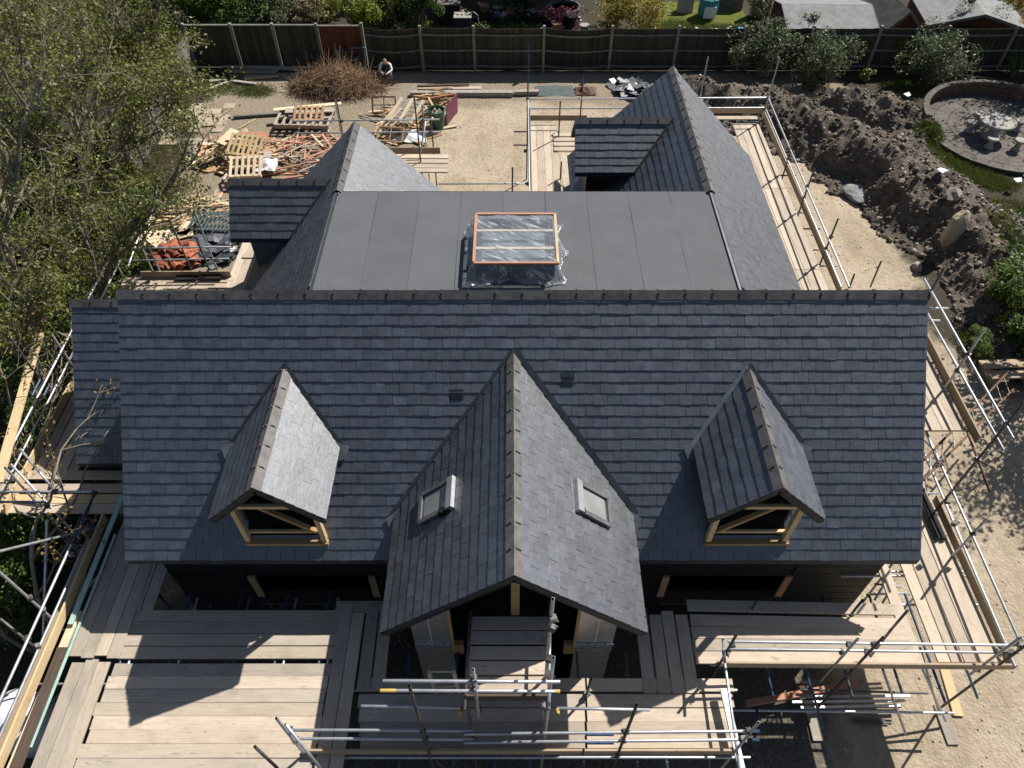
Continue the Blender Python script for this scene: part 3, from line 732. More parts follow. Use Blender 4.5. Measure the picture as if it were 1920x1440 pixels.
def house():
    H = HOUSE
    # --- main roof carcass (both pitches as one deck)
    m = MB(); m.prism([(XL, EY, EZ-.02), (XL, RY, RZ-.02), (XL, 13.16, EZ-.02), (XL, 13.16, EZ-.16), (XL, RY, RZ-.2), (XL, EY, EZ-.16)], (XR-XL, 0, 0))
    mr = m.build('main_roof', 'lead_dark', H)
    V = Vector((0, RY-EY, RZ-EZ))
    def dormer_cut(p):
        if p.y < PYF: return True
        if abs(p.x-PX0) < PHW and PZ-abs(p.x-PX0)*PT > main_z(p.y)+.30: return False
        for dx in (DL, DR):
            if abs(p.x-dx) < DHW-.25 and DZ-abs(p.x-dx) > main_z(p.y)+.30 and p.y > 6.85: return False
        return True
    slope(mr, (XL, EY, EZ), (1, 0, 0), V, XR-XL, V.length-.05, dormer_cut)
    ridge(mr, (XL-.02, RY, RZ+.02), (XR+.02, RY, RZ+.02), 30)
    m = MB(); m.box(XL+.1, XR-.1, EY+.03, EY+.055, EZ-.2, EZ-.02); m.build('fascia', 'membrane', mr)
    # slate vents
    for vx, vy in ((856, 741), (1064, 711)):
        d = ray(vx, vy); t = (CAM_H-RZ+RY*TAN)/(d.y*TAN-d.z); c = Vector((d.x*t, d.y*t, CAM_H+d.z*t)); U = Vector((1, 0, 0)); W = V.normalized(); Nn = Vector((0, -W.z, W.y))
        m = MB(); q = [c-U*.125-W*.11, c+U*.125-W*.11, c+U*.125+W*.11, c-U*.125+W*.11]
        m.hexa([x+Nn*.005 for x in q]+[q[0]+Nn*.026, q[1]+Nn*.026, q[2]+Nn*.03, q[3]+Nn*.03])
        for k in range(5): a = c-W*(.085-.032*k)+Nn*.031; m.bar(a-U*.1, a+U*.1, .014, .012, Nn)
        m.build('roof_vent', 'lead_dark', mr)
    # --- walls
    m = MB(); y0, y1 = 6.75, 6.95
    xs = [-6.75, -5.18, -2.79, 3.06, 5.5, 7.2]
    for a, b in ((0, 1), (2, 3), (4, 5)): m.box(xs[a], xs[b], y0, y1, 0, 3.9)
    for a, b in ((1, 2), (3, 4)):
        m.box(xs[a], xs[b], y0, y1, 0, 1.18); m.box(xs[a], xs[b], y0, y1, 2.05, 3.9)
    wl = m.build('front_wall', 'membrane', H)
    for k in range(9):                                     # horizontal cladding boards
        for a, b in ((xs[0], xs[1]-.05), (xs[2]+.05, -1.75), (1.8, xs[3]-.05), (xs[4]+.05, xs[5])):
            m = MB(); m.box(a, b, y0-.025, y0-.003, .25+k*.28, .25+k*.28+.265); m.build('cladding_board', 'membrane', wl)
    m = MB(); m.box(7.0, 7.2, 6.96, 12.7, 0, 3.6); m.prism([(7.0, 6.96, 3.6), (7.0, 12.7, 3.6), (7.0, 9.73, 6.45)], (.2, 0, 0)); m.build('gable_wall', 'membrane', H)
    m = MB(); m.box(-6.75, -6.55, 6.96, 12.7, 0, 3.6); m.prism([(-6.75, 6.96, 3.6), (-6.75, 12.7, 3.6), (-6.75, 9.73, 6.45)], (.2, 0, 0)); m.build('gable_wall', 'membrane', H)
    m = MB(); m.box(-6.7, 7.1, 7.0, 12.6, 0, .05); m.box(-6.5, 7.0, 9.0, 9.1, 0, 3.4); m.build('inner_floor', 'unlit_black', H)  # near-black floor and screen stand in for the unlit rooms
    for a, b in ((1, 2), (3, 4)):                          # raw timber window linings
        w = MB(); w.bar((xs[a]-.03, 6.70, 1.2), (xs[b]+.03, 6.70, 1.2), .30, .05); wo_ = w.build('window_opening', 'wood_dark', H)
        for x in (xs[a], xs[b]):
            m = MB(); m.bar((x, 6.72, 1.2), (x, 6.72, 2.1), .05, .14, (1, 0, 0)); m.build('jamb', 'toe' if x < 5 else 'batten', wo_)
    # --- porch gable
    yv = RY-(RZ-PZ)/TAN                                    # where the porch ridge meets the main slope
    ez = PZ-PHW*PT
    m = MB()
    for sg in (-1, 1):
        a = Vector((PX0, PYF, PZ-.02)); b = Vector((PX0+sg*PHW, PYF, ez-.02)); c = Vector((PX0+sg*PHW, 7.3, ez-.02)); d = Vector((PX0, 9.3, PZ-.02))
        m.prism([a, b, c, d] if sg > 0 else [d, c, b, a], (0, 0, -.10))
    pr = m.build('porch_roof', 'lead_dark', H)
    Sl = math.hypot(PHW, PHW*PT)
    pk = lambda p: p.z > main_z(p.y)-.10
    slope(pr, (PX0+PHW, PYF, ez), (0, 1, 0), (-PHW, 0, PHW*PT), yv-PYF+.1, Sl-.05, pk)
    slope(pr, (PX0-PHW, PYF, ez), (0, 1, 0), (PHW, 0, PHW*PT), yv-PYF+.1, Sl-.05, pk)
    ridge(pr, (PX0, PYF-.01, PZ+.02), (PX0, yv+.02, PZ+.02), 10, 'ridge_weathered', .75)
    m = MB()
    for sg in (-1, 1): m.bar((PX0, PYF+.02, PZ-.10), (PX0+sg*PHW*.99, PYF+.02, ez-.08), .03, .15, (0, 0, 1))
    m.build('barge_board', 'membrane', pr)
    def valley(par, pts, wd=.13, up=.045, mat='lead_dark'):  # valley gutter strips; the dark ones carry their shade in the colour
        for a, b in zip(pts[:-1], pts[1:]):
            m = MB(); Nn = Vector((0, -TAN, 1)).normalized(); m.bar(Vector(a)+Nn*up, Vector(b)+Nn*up, wd, .012, Nn); m.build('valley_lead', mat, par)
    for sg in (-1, 1):
        valley(pr, [(PX0+sg*.03, yv+.05, main_z(yv+.05)), (PX0+sg*(PHW+.08), RY-(RZ-ez)/TAN, main_z(RY-(RZ-ez)/TAN))], .11 if sg > 0 else .05)
        # flared lead apron at the foot of the valley
        x = PX0+sg*PHW; y = RY-(RZ-ez)/TAN; Nn = Vector((0, -TAN, 1)).normalized()*.045
        m = MB(); q = [Vector((x-sg*.06, y+.05, main_z(y+.05))), Vector((x+sg*.17, y-.06, main_z(y-.06))), Vector((x+sg*.10, y-.20, main_z(y-.20))), Vector((x-sg*.06, y-.30, main_z(y-.30)))]
        m.prism([v+Nn for v in q], Nn*.3); m.build('lead_apron', 'lead', pr)
    # roof windows on the porch slopes
    for sg, (x, y) in ((-1, (822, 942)), (1, (1108, 948))):
        d = ray(x, y)                                      # meets plane z = PZ - PT*|x-PX0|
        t = (CAM_H-PZ-sg*PX0*PT)/(-d.z-sg*d.x*PT); c = Vector((d.x*t, d.y*t, CAM_H+d.z*t))
        U = Vector((0, 1, 0)); W = Vector((-sg, 0, PT)).normalized(); Nn = Vector((sg*PT, 0, 1)).normalized()
        hu, hw = .27, .37
        rw = MB(); q = [c-U*hu-W*hw, c+U*hu-W*hw, c+U*hu+W*hw, c-U*hu+W*hw]
        rw.hexa([v for v in q]+[v+Nn*.05 for v in q]); ro = rw.build('roof_window', 'alu_grey', pr)
    for sg, (x, y) in ((-1, (822, 942)), (1, (1108, 948))):
        d = ray(x, y); t = (CAM_H-PZ-sg*PX0*PT)/(-d.z-sg*d.x*PT); c = Vector((d.x*t, d.y*t, CAM_H+d.z*t))
        U = Vector((0, 1, 0)); W = Vector((-sg, 0, PT)).normalized(); Nn = Vector((sg*PT, 0, 1)).normalized(); hu, hw = .27, .37
        m = MB(); c1 = c+Nn*.06; q = [c1-U*(hu-.07)-W*(hw-.09), c1+U*(hu-.07)-W*(hw-.09), c1+U*(hu-.07)+W*(hw-.12), c1-U*(hu-.07)+W*(hw-.12)]
        m.hexa([v-Nn*.005 for v in q]+[v+Nn*.006 for v in q]); m.build('pane', 'glass', pr)
        for a, b, wd, ht, mt in ((c-U*hu-W*hw, c-U*hu+W*hw, .07, .05, 'alu_grey'), (c+U*hu-W*hw, c+U*hu+W*hw, .07, .05, 'alu_grey'), (c-U*hu-W*hw, c+U*hu-W*hw, .07, .05, 'alu_grey'), (c-U*(hu+.03)+W*hw, c+U*(hu+.03)+W*hw, .13, .09, 'alu_bright')):
            m = MB(); m.bar(a+Nn*.07, b+Nn*.07, wd, ht, Nn); m.build('window_frame', mt, pr)
    # porch front: foil covered walls either side of a tall opening
    yf = 5.2
    for sg in (-1, 1):
        xa, xb = (PX0+sg*1.12, PX0+sg*1.78)
        za, zb = PZ-abs(xa-PX0)*PT-.16, PZ-abs(xb-PX0)*PT-.16
        m = MB(); m.prism([(xa, yf, 2.55), (xb, yf, 2.55), (xb, yf, zb), (xa, yf, za)] if sg > 0 else [(xb, yf, 2.55), (xa, yf, 2.55), (xa, yf, za), (xb, yf, zb)], (0, .1, 0))
        fw = m.build('foil_panel', 'foil', H)
        m = MB(); m.prism([(xa, yf+.01, 0), (xb, yf+.01, 0), (xb, yf+.01, 2.44), (xa, yf+.01, 2.44)] if sg > 0 else [(xb, yf+.01, 0), (xa, yf+.01, 0), (xa, yf+.01, 2.44), (xb, yf+.01, 2.44)], (0, .1, 0)); m.build('foil_panel', 'foil', H)
        for zz, hh in ((2.50, .13), (2.33, .10)):
            m = MB(); n = 9
            for k in range(n):
                u0, u1 = k/n, (k+1)/n
                m.bar((xa+(xb-xa)*u0, yf-.015+R(-.02, .0), zz+R(-.015, .015)), (xa+(xb-xa)*u1, yf-.015+R(-.02, 0), zz+R(-.015, .015)), .03, hh, (0, 0, 1))
            m.build('foil_tape', 'foil', H)
        xm = xa+(xb-xa)*.52
        m = MB(); m.bar((xm, yf-.004, 2.6), (xm, yf-.004, PZ-abs(xm-PX0)*PT-.2), .012, .004, (0, 1, 0)); m.build('joint_tape', 'plastic_white', fw)
        m = MB(); m.bar((xa-sg*.03, yf-.02, 2.3), (xa-sg*.03, yf-.02, za), .05, .06, (0, 1, 0)); m.build('opening_stud', 'oak', fw)
        m = MB(); m.box(min(PX0+sg*1.66, PX0+sg*1.78), max(PX0+sg*1.66, PX0+sg*1.78), yf+.12, 6.7, 0, ez+.1); m.build('porch_side_wall', 'membrane', H)
        m = MB(); m.bar((xa-sg*.1, yf+.06, 2.42), (xa-sg*.1, yf+.06, 2.0), .2, .1, (0, 1, 0)); m.build('sill_block', 'oak', fw)
    m = MB(); m.bar((PX0+.02, PYF+.28, PZ-.2), (PX0+.02, PYF+.28, 4.35), .13, .12, (0, 1, 0)); m.build('king_post', 'oak', H)
    m = MB(); m.box(-1.2, 1.2, 6.3, 6.4, 0, 5.2); m.box(-1.6, 1.65, 5.35, 6.7, 0, .04); m.build('porch_dark_panel', 'unlit_black', H)  # black sheets added to stand in for the shade inside the porch
    # --- two front dormers
    for dx in (DL, DR):
        yd = RY-(RZ-DZ)/TAN; ezd = DZ-DHW*1.0
        m = MB()
        for sg in (-1, 1):
            a = Vector((dx, 6.27, DZ-.02)); b = Vector((dx+sg*DHW, 6.27, ezd-.02)); c = Vector((dx+sg*DHW, 8.0, ezd-.02)); d = Vector((dx, 9.0, DZ-.02))
            m.prism([a, b, c, d] if sg > 0 else [d, c, b, a], (0, 0, -.09))
        dr = m.build('dormer', 'lead_dark', H)
        Sd = math.hypot(DHW, DHW)
        slope(dr, (dx+DHW, 6.27, ezd), (0, 1, 0), (-1, 0, 1), yd-6.27+.1, Sd-.05, pk, .195, .25)
        slope(dr, (dx-DHW, 6.27, ezd), (0, 1, 0), (1, 0, 1), yd-6.27+.1, Sd-.05, pk, .195, .25)
        ridge(dr, (dx, 6.25, DZ+.02), (dx, yd-.05, DZ+.02), 6, 'ridge_weathered')
        m = MB()
        for sg in (-1, 1): m.bar((dx, 6.285, DZ-.10), (dx+sg*DHW*.98, 6.285, ezd-.09), .025, .12, (0, 0, 1))
        m.build('barge_board', 'membrane', dr)
        for sg in (-1, 1):
            ye = RY-(RZ-ezd)/TAN
            valley(dr, [(dx, yd+.06, main_z(yd+.06)), (dx+sg*(DHW+.05), ye, main_z(ye))], .08 if (sg > 0 or dx > 0) else .035, .045, 'lead_dark' if sg > 0 else ('lead' if dx > 0 else 'lead_dark'))
            x = dx+sg*DHW; Nn = Vector((0, -TAN, 1)).normalized()*.045
            q = [Vector((x-sg*.1, ye+.06, main_z(ye+.06))), Vector((x+sg*.19, ye-.02, main_z(ye-.02))), Vector((x+sg*.12, ye-.17, main_z(ye-.17))), Vector((x-sg*.10, ye-.22, main_z(ye-.22)))]
            m = MB(); m.prism([v+Nn for v in q], Nn*.35); m.build('lead_apron', 'lead', dr)
            # cheek
            xc = dx+sg*.72
            m = MB(); m.prism([(xc, 6.80, main_z(6.80)-.1), (xc, ye+.1, ezd+.14), (xc, 6.80, ezd+.14)], (-sg*.05, 0, 0)); m.build('dormer_cheek', 'membrane', dr)
            m = MB(); zt = DZ-.72-.10; m.bar((dx+sg*.68, 6.55, main_z(6.55)+.02), (dx+sg*.68, 6.55, zt), .09, .10, (0, 1, 0)); m.build('post', 'new_pine', dr)
            m = MB(); m.bar((dx+sg*.78, 6.42, DZ-1.0), (dx+sg*.04, 6.42, DZ-.26), .06, .10, (0, 0, 1)); m.build('rafter', 'new_pine', dr)
        zb = main_z(6.52)+.06
        m = MB(); m.bar((dx-.75, 6.52, zb-.02), (dx+.75, 6.52, zb-.02), .12, .07); m.build('sill', 'oak', dr)
        m = MB(); m.bar((dx-.66, 6.60, zb+.22), (dx+.66, 6.60, zb+.22), .05, .05); m.build('rail', 'new_pine', dr)
        m = MB(); m.bar((dx-.70, 6.52, DZ-.95), (dx+.70, 6.52, DZ-.95), .06, .08); m.build('tie_beam', 'new_pine', dr)
        sgn = 1 if dx < 0 else -1
        m = MB(); m.bar((dx-sgn*.35, 6.58, DZ-.95), (dx+sgn*.58, 6.58, zb+.25), .06, .08, (0, 1, 0)); m.build('brace', 'oak', dr)
        m = MB(); m.prism([(dx-.67, 6.60, main_z(6.60)+.06), (dx-.67, 7.6, main_z(7.6)+.06), (dx-.67, 7.6, main_z(7.6)+.09), (dx-.67, 6.60, main_z(6.60)+.09)], (1.34, 0, 0)); m.prism([(dx-.70, 7.3, 4.4), (dx+.70, 7.3, 4.4), (dx+.70, 7.3, DZ-.86), (dx, 7.3, DZ-.2), (dx-.70, 7.3, DZ-.86)], (0, .03, 0)); m.build('dormer_dark_panel', 'unlit_black', dr)  # black panels added over the slates as the dark dormer inside
    # --- rear wings: two ridges with a flat roof between them
    WZ, WE, RUN = 5.76, 2.94, 2.83
    for nm, wx, yb, pr_ in (('left', -4.03, 17.5, 1), ('right', 4.57, 20.5, 0)):
        m = MB()
        for sg in (-1, 1):
            y0 = 10.6
            a = Vector((wx, y0, WZ-.02)); b = Vector((wx+sg*RUN, y0, WE-.02)); c = Vector((wx+sg*RUN, yb, WE-.02)); d = Vector((wx, yb, WZ-.02))
            m.prism([a, b, c, d] if sg > 0 else [d, c, b, a], (0, 0, -.12))
        wr = m.build('wing_roof', 'lead_dark', H)
        Sw = math.hypot(RUN, WZ-WE); inner = 1 if wx < 0 else -1
        for sg in (-1, 1):
            y0 = 14.4 if sg == inner else 11.2
            slope(wr, (wx+sg*RUN, y0, WE), (0, 1, 0), (-sg*RUN, 0, WZ-WE), yb-y0, Sw-.05, None, .2, .2535)
        ridge(wr, (wx, yb+.01, WZ+.02), (wx, 14.45, WZ+.02), 7 if wx < 0 else 13, 'ridge_weathered' if wx > 0 else 'ridge', .77)
        m = MB()
        m.prism([(wx-2.5, yb-.35, 0), (wx+2.5, yb-.35, 0), (wx+2.5, yb-.35, 3.1), (wx, yb-.35, WZ-.2), (wx-2.5, yb-.35, 3.1)], (0, -.15, 0))
        for sg in (-1, 1): m.box(wx+sg*2.45-.08, wx+sg*2.45+.08, 12.8, yb-.5, 0, 3.2)
        m.build('wing_wall', 'membrane', H)
        # dormer on the wing, ridge running across
        if wx < 0: dy, dz, x0, x1 = 15.4, 5.42, -6.85, -4.35
        else: dy, dz, x0, x1 = 18.15, 5.48, 1.68, 4.32
        hw = .98
        m = MB(); m.prism([(x0, dy-hw, dz-hw-.02), (x0, dy, dz-.02), (x0, dy+hw, dz-hw-.02), (x0, dy+hw, dz-hw-.12), (x0, dy, dz-.14), (x0, dy-hw, dz-hw-.12)], (x1-x0, 0, 0))
        dr = m.build('side_dormer', 'lead_dark', H)
        ps = lambda p, wx=wx: p.z > WZ-abs(p.x-wx)*(WZ-WE)/RUN-.1
        slope(dr, (x0, dy-hw, dz-hw), (1, 0, 0), (0, 1, 1), x1-x0, math.hypot(hw, hw)-.04, ps, .2, .2535)
        slope(dr, (x0, dy+hw, dz-hw), (1, 0, 0), (0, -1, 1), x1-x0, math.hypot(hw, hw)-.04, ps, .2, .2535)
        ridge(dr, (x0-.02, dy, dz+.03), (x1+.02, dy, dz+.03), 6, 'ridge')
        inx = x0 if wx < 0 else x0
        m = MB(); m.box(x0+.35, x1-.3, dy-.72, dy+.72, 2.2, dz-hw+.1); m.prism([(x0+.36, dy-.7, dz-hw+.1), (x0+.36, dy, dz-.2), (x0+.36, dy+.7, dz-hw+.1)], (.05, 0, 0)); m.build('dormer_wall', 'lead' if wx < 0 else 'membrane', dr)
        sgv = 1 if wx < 0 else -1                          # valley between dormer and wing
        m = MB(); a = Vector((x1 if wx < 0 else x1, dy, dz)); drop = hw; b = Vector((wx-(WZ-dz+hw)*RUN/(WZ-WE), dy-hw, dz-hw))
        a = Vector((wx-(WZ-dz)*RUN/(WZ-WE), dy, dz)); m.bar(a+Vector((-.01, -.02, .05)), b+Vector((-.01, -.02, .05)), .07, .02, (-.7, -.7, 1)); m.build('valley_lead', 'hole', dr)
    # --- flat roof of felt strips
    m = MB(); m.box(-4.03, 4.57, 10.7, 14.5, 5.50, 5.705); fr = m.build('flat_roof', 'felt_seam', H)
    n = 9; wd = (4.57+4.03)/n
    for k in range(n):
        a = -4.03+k*wd+.004; b = -4.03+(k+1)*wd-.004; z = 5.712+.003*(k % 2)
        mm = MB(); q = []
        for yy in (10.72, 12.3, 13.6, 14.515): q.append((a+R(-.008, .008), b+R(-.008, .008), yy))
        for (a0, b0, ya), (a1, b1, yb_) in zip(q[:-1], q[1:]): mm.hexa([(a0, ya, z-.01), (b0, ya, z-.01), (b1, yb_, z-.01), (a1, yb_, z-.01), (a0, ya, z), (b0, ya, z), (b1, yb_, z), (a1, yb_, z)])
        mm.build('felt_strip', 'felt', fr)
    for x, e in ((-4.03, 1), (4.57, -1)):
        m = MB(); m.bar((x, 10.72, 5.735), (x, 14.5, 5.735), .05, .03); m.build('edge_trim', 'lead' if x > 0 else 'felt_seam', fr)
    m = MB(); m.box(-1.6, 2.2, 14.3, 14.42, 0, 5.45); m.build('rear_wall', 'membrane', H)
    m = MB(); m.box(-4.0, 4.5, 14.515, 14.54, 5.5, 5.71); m.build('fascia', 'membrane', fr)
    # --- lower side roof at the left
    m = MB(); x0, x1, yr, zr, ye, ze = -9.28, -6.6, 11.5, 5.06, 9.05, 2.65
    m.prism([(x0, ye, ze-.02), (x0, yr, zr-.02), (x0, yr+2.4, ze-.02), (x0, yr+2.4, ze-.14), (x0, yr, zr-.18), (x0, ye, ze-.14)], (x1-x0, 0, 0))
    lr = m.build('side_roof', 'lead_dark', H)
    slope(lr, (x0, ye, ze), (1, 0, 0), (0, yr-ye, zr-ze), x1-x0, math.hypot(yr-ye, zr-ze)-.04, None, .2, .2535)
    ridge(lr, (x0-.02, yr, zr+.03), (x1, yr, zr+.03), 6, 'ridge')
    m = MB(); m.box(x0+.3, -6.77, ye+.4, 13.4, 0, 2.75); m.build('side_wall', 'membrane', H)
    lay_slates()
DL, DR, DZ, DHW = -4.02, 4.18, 5.97, .95
house()

# ------------------------------------------------------------------ covered rooflight on the flat roof
def rooflight():
    z = 5.72
    c = [P(893, 402, z+.42), P(1040, 400, z+.42), P(1040, 492, z+.42), P(888, 494, z+.42)]
    x0, x1, y0, y1 = c[3].x, c[1].x, c[3].y, c[0].y
    t = thing('rooflight', 'timber framed rooflight wrapped in clear polythene on the flat roof', 'rooflight', ((x0+x1)/2, (y0+y1)/2, z))
    m = MB()
    for a, b, c_, d in ((x0+.05, x1-.05, y0+.05, y0+.13), (x0+.05, x1-.05, y1-.13, y1-.05), (x0+.05, x0+.13, y0+.14, y1-.14), (x1-.13, x1-.05, y0+.14, y1-.14)): m.box(a, b, c_, d, z-.01, z+.34)
    m.build('kerb', 'membrane', t)
    m = MB(); m.box(x0+.14, x1-.14, y0+.14, y1-.14, z, z+.2); m.build('well', 'lead', t)
    for a, b, mt in (((x0, y1), (x1, y1), 'batten'), ((x0, y0), (x1, y0), 'batten'), ((x0, y0+.04), (x0, y1-.04), 'batten'), ((x1, y0-.02), (x1, y1+.02), 'new_pine')):
        put('frame_batten', MBbar((Vector((*b, 0))-Vector((*a, 0))).length, .055, .045, mt), frame((*a, z+.45), (*b, z+.45)), t)
    for f in (.32, .68):
        yy = y0+(y1-y0)*f; put('cross_batten', MBbar(x1-x0-.06, .07, .035, 'pine_pale'), frame((x0+.03, yy, z+.40), (x1-.03, yy, z+.40)), t)
    # polythene: stretched over the top, bunched down the sides
    n = 46; V = []; F = []
    hx, hy = (x1-x0)/2, (y1-y0)/2; cx, cy = (x0+x1)/2, (y0+y1)/2
    for j in range(n+1):
        for i in range(n+1):
            u, v = i/n*2-1, j/n*2-1; s = max(abs(u), abs(v))
            if s <= .74:
                x, y = u/.74*hx*.99, v/.74*hy*.99; zz = z+.435-.03*(1-s)+.012*math.sin(9*u+5*v)
            else:
                k = (s-.74)/.26; g = fbm(np.array([u*3.1+7]), np.array([v*3.1+3]), 3, 8)[0]-.44
                o = 1.0+k*(.20+.45*g+(.10 if u < -.5 else 0)); dx, dy = u/s*hx, v/s*hy
                x, y = dx*o*(1+.02*math.sin(14*v)), dy*o*(1+.03*math.sin(12*u)); zz = z+.425-.395*min(1, k*1.25)+.05*g*k
                zz = max(zz, z+.012)
            V.append((cx+x, cy+y, zz))
    for j in range(n):
        for i in range(n): a = j*(n+1)+i; F.append((a, a+1, a+n+2, a+n+1))
    put('polythene_sheet', np_mesh('polythene_sheet', V, F, 'polythene', smooth=True), None, t)
BARS = {}
def MBbar(L, wd, ht, mat):                                # bar along local x, top face at local z = 0; cached
    k = (round(L, 2), wd, ht, mat)
    if k not in BARS:
        m = MB(); b = min(.004, ht*.2); L = k[0]
        ring = [(-wd/2, -ht), (wd/2, -ht), (wd/2, -b), (wd/2-b, 0), (-wd/2+b, 0), (-wd/2, -b)]
        vs = [(x, y, z) for x in (0, L) for y, z in ring]
        m.add(vs, [(0, 1, 2, 3, 4, 5)[::1], (11, 10, 9, 8, 7, 6)]+[(i, 6+i, 6+(i+1) % 6, (i+1) % 6) for i in range(6)])
        BARS[k] = m.mesh('bar', mat)
    return BARS[k]
rooflight()
# ------------------------------------------------------------------ scaffolding
TUBE_R = .0245
def tube_mesh(mat):
    m = MB(); n = 10; ro, ri = 1.0, .78
    ring = lambda x, r: [(x, math.cos(2*math.pi*i/n)*r*TUBE_R, math.sin(2*math.pi*i/n)*r*TUBE_R) for i in range(n)]
    vs = ring(0, ro)+ring(1, ro)+ring(0, ri)+ring(1, ri)+ring(.012, ri)+ring(.988, ri)
    q = lambda a, b: [(a*n+i, a*n+(i+1) % n, b*n+(i+1) % n, b*n+i) for i in range(n)]
    m.add(vs, q(0, 1)+q(2, 0)+q(1, 3), 0)
    m.add(vs, q(4, 2)+q(3, 5)+[tuple(4*n+i for i in range(n)), tuple(5*n+i for i in range(n-1, -1, -1))], 1)
    me = m.mesh('tube', [mat, 'hole'])
    me.polygons.foreach_set('use_smooth', [len(p.vertices) == 4 for p in me.polygons])
    return me
TUBES = {k: tube_mesh(k) for k in ('steel', 'steel_blue', 'steel_rust', 'steel_dark', 'paint_yellow')}
def coupler_mesh():
    m = MB(); m.box(-.042, .042, -.038, .038, -.045, .045); m.tube((-.03, 0, .03), (.07, .02, .05), .009, n=6); m.tube((.03, 0, -.03), (-.07, .03, -.05), .009, n=6)
    m.box(-.05, .05, -.012, .05, -.03, .03)
    return m.mesh('coupler', ['steel_dark'])
CPL = coupler_mesh()
class Scaffold:
    def __init__(self, label, loc): self.t = thing('scaffold', label, 'scaffold', loc)
    def tube(self, name, p0, p1, mat=None, clip=True):
        p0, p1 = Vector(p0), Vector(p1)
        mat = mat or random.choice(('steel', 'steel', 'steel', 'steel', 'steel_dark'))
        L = (p1-p0).length; M = frame(p0, p1, (0, 0, 1) if abs((p1-p0).normalized().z) < .95 else (0, 1, 0)) @ Matrix.Diagonal((L, 1, 1, 1))
        put(name, TUBES[mat], M, self.t)
    def pole(self, x, y, z0, z1, mat=None): self.tube('upright', (x, y, z0), (x+R(-.02, .02), y+R(-.02, .02), z1), mat)
    def rail(self, p0, p1, mat='steel'): self.tube('guard_rail', p0, p1, mat)
    def ledger(self, p0, p1, mat=None): self.tube('ledger', p0, p1, mat)
    def transom(self, p0, p1, mat=None): self.tube('transom', p0, p1, mat)
    def brace(self, p0, p1, mat=None): self.tube('brace', p0, p1, mat)
    def clamp(self, *pts):
        for p in pts: put('coupler', CPL, Matrix.Translation(Vector(p)) @ Matrix.Rotation(R(0, 6.28), 4, 'Z') @ Matrix.Rotation(R(-.5, .5), 4, 'X'), self.t)
    def band(self, p0, p1, mat='paint_yellow'):             # painted end of a tube
        p0, p1 = Vector(p0), Vector(p1); m = MB(); m.tube(p0, p1, TUBE_R+.002, n=10); m.build('painted_band', mat, self.t, False)
    def board(self, p0, p1, wd=.225, mat='board', name='scaffold_board', th=.038):
        p0, p1 = Vector(p0), Vector(p1); L = (p1-p0).length
        mt = mat if not isinstance(mat, tuple) else random.choice(mat)
        put(name, MBbar(L, wd, th, mt), frame(p0, p1) @ Matrix.Rotation(R(-.006, .006), 4, 'X'), self.t)
    def toe(self, p0, p1, mat='toe', ht=.2):               # board on edge
        p0, p1 = Vector(p0), Vector(p1); L = (p1-p0).length
        put('toe_board', MBbar(L, .038, ht, mat), frame(p0, p1), self.t)
D = 2.30                                                  # front deck level
BM = ('board', 'board', 'board', 'board_grey')
